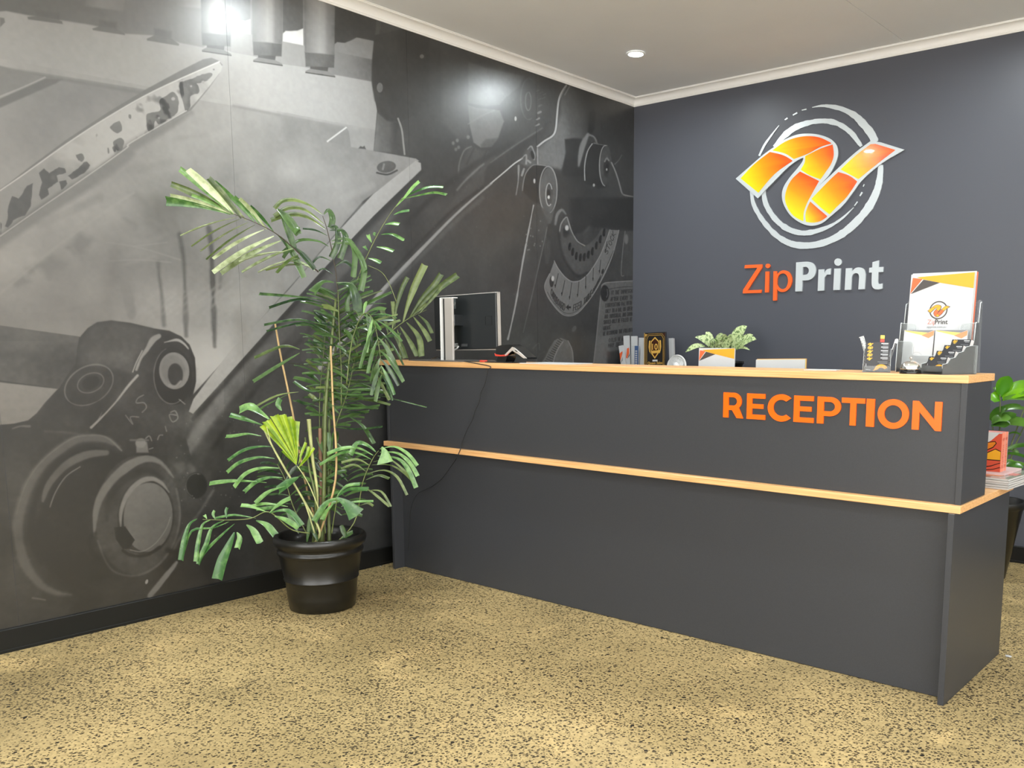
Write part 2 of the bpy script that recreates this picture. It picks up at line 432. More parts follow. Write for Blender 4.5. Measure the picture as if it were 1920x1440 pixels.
for xa, xb, yb, cap, hi in ((65, 330, 300, 395, 178), (497, 762, 372, 480, 160), (937, 1205, 465, 575, 150)):
    poly(Q2((xa, -600), (xb+6, -600), (xb-2, yb), (xa+14, yb-22)), (Q2((xa, 0))[0], [(0, 96), (.15, 118), (.52, hi), (.66, hi-6), (.78, 118), (1, 102)], Q2((xb, 0))[0]), 1.6)
    poly(Q2((xa+14, yb-22), (xb-2, yb), (xb-6, cap), (xa+22, cap-10)), (Q2((xa, 0))[0], [(0, 92), (.5, 104), (1, 92)], Q2((xb, 0))[0]), 1.6)
    poly(Q2((xa+60, cap-12), (xb-55, cap-6), (xb-60, cap+34), (xa+60, cap+22)), 88)
    poly(Q2((xa+20, cap+28), (xa+60, cap+8), (xb-60, cap+30), (xb, cap+62), (xb, cap+78), (xa+22, cap+40)), 118); stroke(Q2((xa+24, cap+40), (xb, cap+76)), 2, 80)
for P in (((230, 145), (300, 138), (520, 182), (525, 205), (235, 165)), ((772, 243), (830, 225), (980, 250), (1045, 283), (1045, 297), (780, 256)), ((1230, 328), (1290, 300), (1440, 328), (1500, 372), (1495, 386), (1232, 342)), ((0, 150), (35, 155), (42, 190), (0, 232))):
    poly(Q1(*P), 118, 1.4)
for P in (((300, 90), (500, 110), (500, 180), (300, 142)), ((830, 170), (980, 190), (975, 250), (830, 226)), ((1290, 240), (1440, 265), (1435, 330), (1290, 302))): poly(Q1(*P), 108, 3, .8)
# feed table
tbl = [(-300, 60), (0, 124), (90, 139), (273, 169), (373, 188), (438, 199), (649, 239), (657, 276), (700, 283), (780, 298), (786, 302), (680, 378), (560, 520), (362, 740), (330, 700), (149, 632), (0, 611), (-300, 580)]
poly(tbl, lambda x, y: 150-.035*(x-300)-.02*(y-300)+8*np.sin(x/90+y/60), 1.4)
sl = region(tbl, 0); msk = np.zeros_like(IMG); keep = IMG.copy()
IMG = IMG+(NZ3-.5)*56*((IMG > 108) & (GY > 110+.19*GX) & (GY < 760))
for k in range(26):                               # long brush-like rubs on the metal
    x, y = rs.uniform(60, 660), rs.uniform(240, 600); L = rs.uniform(40, 130); a = rs.uniform(-.5, -.15)
    if y < 150+.25*x: continue
    stroke([(x, y), (x+L*math.cos(a), y+L*math.sin(a))], rs.uniform(4, 16), rs.choice([168, 160, 132, 128]), rs.uniform(4, 9), .28)
stroke(Q2((350, 897), (650, 955), (1000, 1025), (1300, 1075)), 5, 126, 2.5, .7)
stroke([(0, 130), (90, 145), (273, 176)], 6, 122, 3, .7)
poly(Q1((-200, 560), (0, 555), (380, 650), (0, 815), (-200, 900)), 140, 2)
stroke(Q1((-100, 860), (0, 815), (200, 735), (375, 655)), 4.5, 182, 1.5)
poly(Q1((-100, 900), (0, 830), (380, 660), (520, 668), (470, 700), (0, 905), (-100, 950)), 112, 2.5)
stroke(Q2((1300, 1080), (1145, 1195)), 3.5, 190); poly(Q2((1150, 1200), (1305, 1085), (1322, 1110), (1342, 1242)), 118)
poly(Q2((1405, 1255), (1420, 1235), (1440, 1242), (1455, 1232), (1468, 1262)), 75)
ell(*Q2((1640, 1410))[0], 18, 11, 92, -8); stroke(Z(360, 0, 4.5, [(1560, 1460), (1650, 1475), (1730, 1440)]), 3, 70, 1.5); stroke(Z(360, 0, 4.5, [(1620, 1390), (1610, 1430)]), 3, 125, 2)
for P, v in ((((500, 740), (600, 620), (700, 680), (640, 740), (610, 810)), 122), (((280, 880), (390, 790), (510, 870), (440, 900), (360, 960)), 126), (((80, 1000), (170, 950), (230, 990), (130, 1050)), 128), (((960, 330), (1050, 340), (1160, 440), (1120, 470)), 128), (((930, 520), (1050, 570), (1020, 590)), 118), (((200, 900), (260, 890), (260, 930), (220, 940)), 130)):
    poly(Q8(*P), v, 9, .7, rough=14)
stroke(Q8((0, 1085), (200, 915), (400, 750), (600, 605), (860, 420), (1000, 330)), 5, 170, 3, .6)
for P, wd, v in ((((1185, 850), (1195, 960), (1215, 1120), (1230, 1320)), 8, 100), (((1345, 640), (1375, 800), (1385, 1000), (1395, 1400)), 8, 92), (((1565, 590), (1585, 760), (1595, 1000), (1610, 1480)), 9, 80), (((940, 1020), (960, 1100), (985, 1240)), 16, 132), (((1660, 900), (1650, 1040)), 6, 104)):
    stroke(Q8(*P), wd, v, 3.5, .8, rough=6)
for k in range(7): stroke(Q8((1000+90*k, 1290-12*k), (1150+90*k, 1180-14*k), (1290+90*k, 1090-20*k)), 4, 152, 4, .4)
for P in (((800, 700), (1050, 740), (1350, 830)), ((1000, 730), (1250, 700)), ((820, 840), (1050, 830), (1280, 850))): stroke(Q8(*P), 2, 165, 2.5, .5)
# worn handle bar
ridge = Q1((1835, 520), (1300, 760), (900, 985), (560, 1205), (300, 1390))+[(0, 358), (-300, 560)]
poly([(-300, 545)]+Q8((0, 300), (60, 260))+Q1((250, 1400), (560, 1170), (900, 945), (1220, 752), (1500, 600), (1700, 500), (1770, 487), (1830, 510), (1862, 545), (1835, 620), (1750, 740), (1600, 925), (1100, 1200), (790, 1429))+Q8((600, 240), (0, 670))+[(-300, 650)], 120, 1.4)
poly(ridge[::-1]+Q1((1862, 560), (1850, 600), (1750, 730), (1640, 860), (1580, 920), (1100, 1195), (790, 1425))+Q8((600, 236), (150, 560), (0, 660))+[(-300, 640)], ((0, 420), [(0, 184), (.6, 196), (1, 186)], (415, 120)), 1.2)
stroke(Q8((-300, 870), (0, 690), (300, 480), (650, 255), (940, 45))+Q1((1100, 1230), (1400, 1060), (1600, 945)), [18, 22, 24, 26, 24, 20, 16, 6], 128, 7, .8)
for P in (((915, 1070), (1000, 1010), (1025, 1090), (1000, 1115), (970, 1115)), ((950, 1190), (1010, 1155), (1045, 1190), (1030, 1240), (1000, 1262), (960, 1230)), ((890, 1240), (915, 1235), (920, 1285), (900, 1290)), ((940, 1240), (960, 1230), (960, 1270)), ((640, 1310), (690, 1290), (705, 1330), (680, 1352)), ((700, 1370), (730, 1350), (755, 1390), (720, 1420)), ((1078, 960), (1098, 965), (1095, 1000), (1080, 990)),
          ((1230, 960), (1340, 930), (1345, 850), (1440, 765), (1500, 850), (1480, 950), (1400, 1000), (1330, 1040), (1300, 1015), (1275, 1095), (1240, 1085)), ((1510, 700), (1560, 690), (1650, 705), (1660, 780), (1600, 820), (1590, 900), (1545, 935), (1520, 800)), ((1540, 690), (1620, 655), (1765, 608), (1772, 655), (1640, 705))):
    poly(Q1(*P), 110, .9, .95, True, .15, 8)
for P in (((290, 180), (330, 150), (370, 182), (440, 130), (490, 140), (500, 180), (430, 200), (440, 240), (500, 225), (510, 262), (460, 310), (440, 250), (360, 300), (370, 340), (310, 380), (290, 345), (312, 250)), ((500, 200), (590, 150), (650, 90), (680, 122), (620, 182), (540, 232)), ((60, 430), (90, 350), (140, 375), (200, 270), (255, 245), (242, 340), (230, 430), (190, 500), (100, 540), (60, 590), (35, 580), (55, 520)), ((0, 540), (16, 560), (10, 640), (0, 645)), ((570, 45), (610, 35), (620, 75), (590, 85)), ((800, -10), (820, 0), (815, 35))):
    poly(Q8(*P), 106, .9, .95, False, .12, 7)
for (x, y, r) in ((1790, 585, 7), (1600, 725, 9), (1330, 990, 9), (1450, 830, 16), (1700, 690, 13)): ell(*Q1((x, y))[0], r/4.465, r*.9/4.465, 118 if r == 7 else 178, soft=1.2)
BAR = ridge[::-1]+Q1((1862, 560), (1850, 600), (1750, 730), (1640, 860), (1580, 920), (1100, 1195), (790, 1425))+Q8((600, 236), (150, 560), (0, 660))+[(-300, 640)]
KEEP = IMG.copy(); IMG = IMG-np.clip((NZ3-.52)*260, 0, 30)-np.clip((NZR-.58)*400, 0, 60)*((GX > 180) & (GX < 345)); WORN = IMG; IMG = KEEP
sl = region(BAR, 4); tmp = IMG; IMG = np.zeros_like(tmp); poly(BAR, 1.0, 1.2); MASK = IMG; IMG = tmp*(1-MASK)+WORN*MASK
stroke(ridge, 2.6, 216, .8); stroke(Q8((0, 655), (300, 445), (600, 240), (940, 0))+Q1((1100, 1195), (1560, 930)), 2.5, 205, .9, .8)
# table edge strip running down to the left, dark frame below it
poly([(786, 302), (792, 322), (700, 420), (640, 500), (560, 590), (430, 720), (359, 800), (430, 1010), (600, 1230), (1190, 760), (1190, 150), (800, 40), (712, 120), (706, 212), (702, 284)], lambda x, y: 66+.0*x, 1.2, .0)
poly([(779, 302), (789, 306), (790, 320), (700, 406), (620, 490), (520, 600), (420, 712), (362, 776), (354, 772), (363, 748), (430, 660), (540, 545), (640, 428), (700, 364)], ((780, 300), [(0, 172), (.25, 160), (.5, 138), (1, 132)], (360, 770)), 1.2)
stroke([(792, 322), (700, 412), (620, 497), (520, 608), (420, 722), (362, 786)], 7, 62, 2)
stroke([(705, 285), (690, 330)], 3, 60, 2, .0)
stroke([(785, 350), (680, 460), (585, 570), (470, 690), (380, 800), (352, 845)], [14, 20, 22, 24, 24, 20], 98, 6, .75)
stroke([(700, 500), (590, 610), (480, 730), (400, 840)], 8, 60, 4, .8)
# second machine: lobes, windows, rails
poly(Q2((1540, 300), (1535, 352), (1520, 500), (1515, 700), (1540, 850), (1590, 950), (1640, 1010), (1740, 1032), (1830, 1000), (2000, 900), (2000, 200)), 66, 2.2)
poly(Q3((105, 705), (175, 765), (265, 790), (250, 860), (210, 1000), (80, 988)), ((700, 250), [(0, 104), (.7, 92), (1, 66)], (742, 250)), 2)
ell(*Q2((1585, 742))[0], 5.5, 9, 116); ell(*Q2((1585, 742))[0], 4, 7, 84)
stroke(Q3((258, 750), (285, 830), (297, 930), (306, 1010)), 3.2, 150, 1.2, .9)
poly(Q3((575, 210), (770, 330), (770, 900), (700, 900), (580, 780)), 82, 5, .8)
poly(Q3((770, 335), (900, 380), (1180, 440), (1140, 520), (1040, 600), (1000, 650), (900, 660), (768, 640)), 98, 2.5, .85)
poly(Q3((768, 650), (830, 670), (1000, 690), (1032, 770), (990, 890), (940, 955), (860, 962), (808, 925), (780, 800)), ((880, 200), [(0, 100), (1, 116)], (900, 270)), 2)
poly(Q3((860, 940), (900, 900), (990, 890), (945, 955), (865, 962)), 84, 3, .7)
stroke(Q3((770, 790), (860, 735), (960, 690)), 2, 122, 2, .7)
ell(*Q3((1115, 750))[0], 1.8, 4, 190); ell(*Q3((432, 297))[0], 4, 4, 120); ell(*Q3((125, 525))[0], 5, 8, 104)
stroke(Q3((700, 1170), (705, 1080), (740, 985), (790, 955)), 3, 112, 2); poly(Q3((700, 1170), (715, 1060), (790, 960), (900, 985), (985, 1030), (900, 1110), (800, 1190)), 84, 4, .8, noise=.3)
for (x, y) in ((660, 930), (690, 910), (700, 960), (680, 975), (770, 885)): ell(*Q3((x, y))[0], 3, 3.5, 118, soft=2, noise=.3)
for P in (((810, 970), (760, 1080)), ((900, 990), (850, 1130))): stroke(Q3(*P), 3, 60, 2, .8)
poly(Q3((590, 1440), (700, 1290), (900, 1090), (1000, 1020), (1245, 860), (1245, 960), (1100, 1050), (900, 1220), (650, 1440)), 86, 4, .7)
stroke(Q3((690, 1270), (760, 1190), (880, 1080)), 4, 128, 2.5, .7); stroke(Q3((480, 1430), (560, 1390), (640, 1350)), 8, 82, 4, .6, rough=8)
stroke([(760, 420), (840, 345), (905, 300), (960, 270)], 10, 58, 4, .8)
poly(Q4((-60, 960), (0, 860), (200, 720), (480, 545), (515, 505), (560, 480), (600, 545), (560, 600), (440, 690), (350, 740), (280, 830), (0, 1060), (-60, 1110)), ((930, 340), [(0, 66), (.5, 92), (.62, 104), (1, 60)], (990, 385)), 2, .9)
stroke(Q4((0, 870), (220, 715), (480, 550)), 3, 112, 2, .7)
stroke(Q4((0, 1065), (120, 965), (220, 880), (295, 832))+[], 2.6, 190, .8)
stroke([(922, 344), (900, 362), (852, 405), (800, 458), (760, 500), (700, 565), (640, 640), (600, 690)], [3, 3.5, 4.5, 6, 8, 8, 8, 8], 165, 1.6, .9); stroke([(905, 372), (852, 418), (790, 480), (740, 530), (690, 590)], 8, 95, 3, .8)
stroke([(905, 352), (852, 392), (790, 452), (740, 505)], 5, 52, 2.5, .7)
poly(Q4((440, 740), (600, 605), (645, 430), (660, 260), (740, 150), (960, 320), (900, 600), (850, 740), (840, 900), (660, 935), (440, 885)), ((1010, 250), [(0, 108), (.45, 104), (1, 70)], (1110, 230)), 5, .9)
poly(Q4((640, 440), (700, 420), (740, 650), (690, 780), (660, 930), (450, 880), (460, 760), (590, 640)), 108, 8, .6)
stroke(Q4((435, 722), (500, 670), (575, 622), (605, 560), (618, 430), (632, 300), (660, 220), (705, 150)), 3.2, 178, .9, .95); stroke(Q4((690, 240), (735, 160)), 2, 130, 1.5); stroke(Q4((650, 260), (690, 180)), 2, 130, 1.5)
poly(Q4((690, 655), (780, 640), (865, 655), (862, 1000), (670, 1000), (665, 930), (700, 780)), 60, 2.5, .95)
poly(Q4((920, 400), (960, 380), (980, 400), (965, 560), (950, 600), (905, 590)), 50, 3, .7)
stroke(Q4((820, 900), (835, 800), (860, 700), (905, 610)), [4, 9, 10, 6], 128, 2.5, .8); stroke(Q4((900, 610), (960, 630), (990, 690)), 3, 112, 2)
poly(Q4((880, 1060), (875, 900), (900, 760), (960, 690), (1090, 712), (1100, 1100), (1000, 1110)), 58, 2); stroke(Q4((877, 1035), (875, 900), (900, 770), (945, 695)), 2, 152, .8)
stroke(Q4((960, 690), (1020, 702), (1085, 712)), 1.6, 110)
ell(*Q4((1068, 900))[0], 11, 37, 86, 3); stroke(Z(920, 130, 4.964, arcpts(1068, 900, 56, 95, 275, 14, 188)), 1.8, 150, .8)
ell(*Q4((1080, 920))[0], 6, 18, 62); ell(*Q4((1085, 925))[0], 3.2, 9, 40); stroke(Q4((1062, 860), (1080, 830), (1098, 850)), 2.5, 130, 1.5); ell(*Q4((1080, 935))[0], 1.6, 2.5, 170)
poly(Q4((1110, 900), (1160, 960), (1210, 1130), (1215, 1160), (1185, 1300), (1060, 1180), (1070, 1050)), 76, 4, .8)
stroke(Q4((1125, 870), (1160, 950), (1190, 1040), (1215, 1135), (1240, 1170), (1325, 1188)), 2.4, 138, 1.2); stroke(Q4((1220, 1170), (1200, 1240), (1175, 1340)), 5, 92, 3, .8)
stroke(Q4((1155, 885), (1190, 850), (1220, 800)), 2, 112, 1.2); ell(*Q4((960, 1080))[0], 2, 3, 160)
poly(Q4((295, 1135), (318, 980), (385, 893), (540, 908), (560, 1300), (470, 1260), (390, 1230)), 56, 1.6); stroke(Q4((297, 1130), (305, 1050), (330, 965), (388, 897), (450, 890), (540, 905)), [2, 2, 2, 2.4, 2, 1.6], 118, 1)
ell(*Q4((536, 1130))[0], 16.5, 44, 94, 4); stroke(Z(920, 130, 4.964, arcpts(536, 1125, 82, 0, 360, 26, 218)), 2, 140, .8)
poly(Q4((470, 1280), (560, 1340), (600, 1280), (560, 1440), (500, 1440)), 92, 2); ell(*Q4((545, 1165))[0], 6.5, 21, 84, 4); stroke(Z(920, 130, 4.964, arcpts(543, 1168, 30, 60, 330, 18, 104)), 1.8, 160, .8); ell(*Q4((540, 1160))[0], 3.2, 8, 52); ell(*Q4((540, 1192))[0], 2.2, 3.4, 196)
ell(*Q4((407, 1042))[0], 1.9, 4.5, 178)
poly(Q4((335, 740), (370, 705), (400, 770), (440, 720), (445, 880), (330, 910), (280, 880), (290, 800)), 96, 2.5, .8, noise=.5)
for P in (((345, 745), (380, 720), (410, 800), (405, 840)), ((435, 740), (438, 880)), ((290, 830), (330, 800), (330, 880)), ((345, 850), (370, 870)), ((260, 900), (255, 1050), (235, 1170)), ((310, 930), (290, 990))): stroke(Q4(*P), 2.4, 148, 1.4, .85, rough=3)
ell(*Q4((390, 800))[0], 3, 8, 50, -15)
stroke(Z(920, 130, 4.964, arcpts(355, 280, 75, 70, 290, 14, 190)), 2.2, 98, 1.5, .8); stroke(Z(920, 130, 4.964, arcpts(350, 300, 26, -80, 250, 14, 85)), 2.2, 110, 1.3, .9); ell(*Q4((232, 465))[0], 1.8, 3.6, 190)
for k, (x, y) in enumerate(((440, 200), (470, 220), (500, 235), (455, 280), (490, 270), (460, 340), (452, 405), (438, 465), (436, 520))): stroke(Q4((x-10, y+5), (x+12, y-6)), 3, 104 if k < 6 else 140, 1.2, .8, rough=3)
# lever arm
poly(Q5((92, 10), (145, 20), (222, 170), (212, 250), (190, 330), (130, 640), (15, 1160), (-130, 1200), (-50, 700), (0, 520)), 80, 1.8, .95, noise=.25)
stroke(Q5((95, 25), (70, 150), (40, 310), (0, 520), (-60, 880), (-128, 1190)), 2.4, 172, .9, .9, rough=2); stroke(Q5((213, 215), (190, 330), (120, 640), (60, 900), (5, 1130)), 1.8, 108, 1, .9)
for k in range(14): ell(*Q5((rs.uniform(20, 180), rs.uniform(150, 420)))[0], 1.2, 1.6, 118, soft=1)
# dial
stroke(Q5((285, 190), (300, 110), (340, 65), (375, 100)), [4, 6, 5, 3], 112, 2)
poly(Q5((318, 255), (330, 400), (390, 540), (480, 632), (560, 605), (640, 530), (720, 400), (770, 235), (700, 215), (640, 300), (560, 368), (510, 375), (455, 312), (415, 210), (395, 150), (355, 145)), 90, 1.4, 1, True)
stroke(Q5((320, 265), (335, 185), (380, 128), (400, 170), (425, 245), (475, 335), (540, 376)), 2.2, 134, 1)
stroke(Q5((318, 265), (330, 400), (390, 545), (480, 640), (560, 615)), 5, 56, 2.5, .7)
for (x, y) in ((410, 385), (437, 430), (468, 465), (503, 478), (537, 475), (573, 455), (608, 425), (643, 375), (677, 320), (710, 260)): ell(*Q5((x, y))[0], 2.9, 7.6, 40, 6, .9); stroke(Q5((x+12, y-20), (x+10, y+20)), 1, 118, .8, .6)
ell(*Q5((375, 260))[0], 6, 10, 66, 0, 3); ell(*Q5((385, 222))[0], 3.4, 5, 186, soft=1.6)
poly(Q5((400, -40), (980, -40), (980, 245), (740, 228), (600, 212), (500, 260), (450, 280), (425, 200)), 58, 4, .95)
stroke(Q5((530, 275), (560, 240), (580, 210)), 4, 80, 2)
sc_ = Q5((275, 508), (310, 575), (370, 650), (430, 688), (500, 680), (580, 610), (680, 450), (760, 238), (838, 242), (800, 400), (740, 565), (640, 760), (540, 900), (470, 968), (400, 988), (330, 962), (250, 870), (205, 790), (193, 715), (235, 620))
poly(sc_, 116, 1); stroke(sc_[:8], 1.6, 142, .8); stroke(sc_[8:], 1.6, 142, .8); stroke(Q5((790, 420), (730, 560), (630, 750), (530, 885), (465, 948), (400, 966), (340, 945), (262, 860), (215, 780)), 1, 66, .6, .8)
for a, b_, c_, d_ in ((310, 620, 283, 740), (367, 680, 340, 810), (427, 700, 408, 842), (490, 690, 478, 822), (550, 640, 548, 752), (615, 572, 612, 680), (680, 500, 668, 615), (735, 340, 722, 430)): stroke(Q5((a, b_), (c_, d_)), 1, 52, .6, smooth=False); ell(*Q5((c_, d_-18))[0], 1.1, 2, 50, soft=.7)
ell(*Q5((252, 690))[0], 4, 10, 62); ell(*Q5((262, 662))[0], 2.8, 5, 190, soft=1.4); ell(*Q5((697, 600))[0], 2, 5, 48, 15)
SEG = {'A': '0,0 .5,1 1,0|.2,.4 .8,.4', 'B': '0,0 0,1 .8,1 .9,.75 .7,.5 0,.5|.7,.5 1,.25 .8,0 0,0', 'C': '1,.85 .6,1 .1,.8 0,.5 .1,.2 .6,0 1,.15', 'D': '0,0 0,1 .6,1 1,.6 1,.4 .6,0 0,0', 'E': '1,0 0,0 0,1 1,1|0,.5 .8,.5', 'F': '0,0 0,1 1,1|0,.5 .8,.5', 'G': '1,.85 .5,1 0,.6 0,.4 .5,0 1,.15 1,.45 .6,.45', 'H': '0,0 0,1|1,0 1,1|0,.5 1,.5', 'I': '.5,0 .5,1', 'K': '0,0 0,1|1,1 0,.45 1,0', 'L': '0,1 0,0 1,0', 'M': '0,0 0,1 .5,.4 1,1 1,0', 'N': '0,0 0,1 1,0 1,1', 'O': '.5,0 0,.3 0,.7 .5,1 1,.7 1,.3 .5,0', 'P': '0,0 0,1 .8,1 1,.75 .8,.5 0,.5', 'R': '0,0 0,1 .8,1 1,.75 .8,.5 0,.5|.5,.5 1,0', 'S': '1,.85 .5,1 0,.8 .1,.55 .9,.45 1,.2 .5,0 0,.15', 'T': '0,1 1,1|.5,1 .5,0', 'U': '0,1 0,.2 .5,0 1,.2 1,1', 'V': '0,1 .5,0 1,1', 'W': '0,1 .25,0 .5,.6 .75,0 1,1', 'Y': '0,1 .5,.5 1,1|.5,.5 .5,0'}
def lettering(txt, path, h, wd, v, fill=.72, tilt=None, alpha=.9):
    """painted capitals along a baseline path (drawing coordinates)"""
    P = catmull(path, 10); d = np.r_[0, np.cumsum(np.linalg.norm(np.diff(P, axis=0), axis=1))]; n = len(txt); step = d[-1]/n
    for i, ch in enumerate(txt):
        if ch not in SEG: continue
        s0 = step*i; p0 = np.array([np.interp(s0, d, P[:, k]) for k in (0, 1)]); p1 = np.array([np.interp(s0+step*fill, d, P[:, k]) for k in (0, 1)])
        ux = p1-p0; uy = np.array([ux[1], -ux[0]]); uy = uy/(np.linalg.norm(uy)+1e-9)*h if tilt is None else np.array(tilt)*h
        for sg in SEG[ch].split('|'):
            pts = [p0+ux*float(a.split(',')[0])+uy*float(a.split(',')[1]) for a in sg.split()]
            stroke(pts, wd, v, .55, alpha, smooth=False)
lettering('CARDBOARD', Q5((245, 800), (280, 865), (330, 920), (370, 945)), 12, 1.3, 56, .7, (.12, -.99))
poly(Q5((375, 912), (400, 888), (400, 905), (420, 905), (420, 920), (400, 920), (402, 938)), 50, .7)
lettering('FEED TABLE', Q5((440, 945), (500, 915), (560, 860), (600, 810)), 11.5, 1.3, 58, .72, (.1, -.99)); lettering('CONTROL', Q5((605, 800), (640, 740), (680, 660)), 10, 1.2, 62, .72, (.2, -.97)); lettering('STOCK', Q5((735, 455), (770, 380), (800, 300), (815, 265)), 9, 1.1, 62, .7, (-.6, -.7))
# instruction plates
p2 = Q5((690, 720), (720, 700), (800, 692), (985, 680), (985, 1420), (615, 1420), (640, 1200), (660, 1000)); poly(p2, 104, 1.2); stroke(p2[:1]+p2[1:4], 1.6, 136, .9); stroke([p2[0]]+p2[:4:-1][:3], 1.6, 128, .9)
stroke(Q5((750, 755), (850, 738), (980, 730)), 1.2, 80, .8)
ell(*Q5((715, 790))[0], 8, 15, 46); stroke(Q5((735, 755), (740, 800), (730, 825)), 1.6, 110, 1)
for t, x0_, y0_, x1_, y1_ in (('IT THE IMPRESSION', 770, 802, 975, 783), ('AFTER EVERY THR', 765, 858, 975, 838), ('LUBRICATING OIL WITH A', 722, 912, 975, 885), ('ONLY IN A OIL ON GREASE', 722, 962, 975, 935), ('AND INDUSTRIAL AND DAMAGE', 713, 1010, 975, 982), ('SHOULD ONLY BE FILLED WITH', 706, 1058, 975, 1028), ('GREASE', 702, 1112, 768, 1100), ('WE RECOMMEND THE FOLLOWING', 700, 1158, 975, 1120), ('OILS W BE', 750, 1215, 900, 1196), ('MAY BE', 745, 1262, 850, 1248)):
    lettering(t, Q5((x0_, y0_), ((x0_+x1_)/2, (y0_+y1_)/2), (x1_, y1_)), 6.6, 1.05, 60, .72, (.05, -1), .85)
poly(Q5((740, 1300), (980, 1270), (980, 1420), (730, 1420)), 70, 3, .8)
p3 = Q5((892, 250), (985, 250), (985, 640), (880, 638), (858, 620), (870, 430)); poly(p3, 84, 1.2); stroke(p3[3:]+p3[:1], 1.6, 116, .9); ell(*Q5((903, 320))[0], 3.4, 9, 120, 0, 2)
# knurled knob
kn = Q5((150, 1410), (195, 1350), (235, 1265), (275, 1200), (330, 1178), (390, 1200), (430, 1290), (442, 1420)); poly(kn, 108, 1.2, 1)
for k in range(13): t = k/12; stroke(Q5((185+130*t, 1395-208*t), (262+96*t-20*(1-t), 1418-205*t)), 1.5, 62, .8, .9, False)
poly(Q5((262, 1420), (280, 1340), (310, 1270), (350, 1212), (395, 1205), (430, 1290), (442, 1420)), 104, 1); stroke(Q5((262, 1410), (280, 1340), (310, 1270), (352, 1210)), 2, 140, 1); stroke(Q5((395, 1205), (432, 1290), (442, 1420)), 1.8, 132, 1)
poly(Q5((-40, 1230), (20, 1180), (70, 1140), (110, 1210), (145, 1280), (-40, 1285)), 88, 3, .9); stroke(Q5((110, 1410), (140, 1330), (190, 1300)), 2, 92, 1.5); stroke(Q5((90, 1270), (140, 1225), (148, 1280)), 1.5, 104, 1.5)
ell(*Q5((448, 1100))[0], 3.4, 6, 104, 25, 1.5, noise=.3); stroke(Q5((205, 300), (195, 420), (208, 530)), 3, 92, 2, .7)
ell(*Q5((222, 430))[0], 4, 22, 84, 4, 2)
# lower left: rod, arm and wheel
poly(Q6((-900, 120), (0, 230), (670, 322), (640, 560), (500, 760), (0, 692), (-900, 600)), ((60, 615), [(0, 104), (.45, 78), (1, 92)], (40, 730)), 1.4)
poly(Q6((-900, 610), (0, 706), (490, 762), (380, 880), (310, 970), (240, 1030), (120, 1058), (0, 1068), (-900, 1100)), 134, 1.6)
arm = Q6((500, 762), (560, 660), (640, 545), (652, 420), (680, 320), (740, 250), (820, 200), (940, 185), (1100, 205), (1300, 252), (1430, 272), (1530, 320), (1600, 390), (1645, 500), (1655, 700), (1620, 850), (1575, 1000), (1555, 1130), (1640, 1440), (1640, 2000), (1500, 2600), (-900, 2900), (-900, 1100), (0, 1068), (120, 1057), (240, 1028), (310, 970), (380, 885))
poly(arm, lambda x, y: 70+.012*(y-700)+.0*x, 1.5)
IMG = IMG+(NZ3-.5)*22*((GX < 420) & (GY > 640) & (IMG < 100))
poly(Q6((690, 330), (800, 225), (940, 195), (1280, 262), (1340, 310), (1240, 400), (1160, 480), (1120, 640), (960, 600), (860, 570), (660, 560), (660, 420)), 88, 8, .8)
stroke(Q6((1340, 318), (1290, 350), (1240, 430), (1190, 500), (1150, 600)), [10, 12, 8, 5, 4], 142, 1.8, .85, rough=3); stroke(Q6((1160, 650), (1080, 740), (980, 870), (870, 990), (770, 1088)), [4, 5, 3.5, 4, 5], 148, 1.4, .9, rough=2)
stroke(Q6((860, 960), (830, 1020), (790, 1070)), 2, 130, 1.4, .7, rough=3); stroke(Q6((1200, 440), (1150, 540), (1120, 620)), 1.8, 150, 1.2)
ell(*Q6((1462, 655))[0], 35, 53, 52, -4, 2.5); stroke(Z(0, 560, 4.5, arcpts(1450, 650, 152, 60, 250, 16, 238)), 2.2, 96, 1.4)
ell(*Q6((1470, 610))[0], 28.5, 35, 112, -6, 1.6); ell(*Q6((1462, 602))[0], 22, 28, 104, -6, 3); ell(*Q6((1480, 642))[0], 14, 21, 70, -4, 2); stroke(Q6((1430, 735), (1480, 742), (1525, 700)), 4.5, 122, 2.4)
stroke(Q6((1390, 370), (1490, 350), (1550, 380), (1590, 425)), [3, 6, 5, 3], 158, 1.6, .85, rough=3); stroke(Q6((1600, 430), (1640, 560), (1640, 700), (1600, 820)), 3, 52, 2.5, .7)
stroke(Z(0, 560, 4.5, [(750+225*math.cos(a)*.86-130*math.sin(a)*-.5, 730+225*math.cos(a)*-.45+140*math.sin(a)) for a in np.linspace(0, 2*math.pi, 24, endpoint=False)]), 2.6, 116, 1.4, .85, closed=True, rough=2)
stroke(Z(0, 560, 4.5, [(765+115*math.cos(a)*.86+50*math.sin(a), 712+115*math.cos(a)*-.5+62*math.sin(a)) for a in np.linspace(0, 2*math.pi, 20, endpoint=False)]), 2, 112, 1.3, .8, closed=True); ell(*Q6((765, 712))[0], 17, 12, 60, -28, 2.5)
for P in (((1210, 815), (1165, 840), (1150, 880), (1215, 880), (1235, 920), (1200, 960)), ((1060, 985), (1120, 1060), (1100, 1000), (1170, 1000)), ((1440, 960), (1480, 950), (1500, 1010), (1455, 1040), (1430, 980), (1490, 985)), ((1230, 1180), (1260, 1160), (1280, 1200)), ((1330, 1190), (1345, 1155), (1372, 1152)), ((1395, 1080), (1405, 1120)), ((1510, 850), (1560, 890)), ((1260, 1270), (1290, 1260))): stroke(Q6(*P), 2, 122, 1.1, .85)
stroke(Q6((105, 1098), (170, 1078), (250, 1078)), 3, 126, 2, .8, rough=3); stroke(Q6((380, 1120), (560, 1130), (700, 1150)), 3, 92, 3, .7, rough=4)
poly(Q6((1150, 1210), (1240, 1210), (1255, 1300), (1150, 1300)), 122, 2, .8)
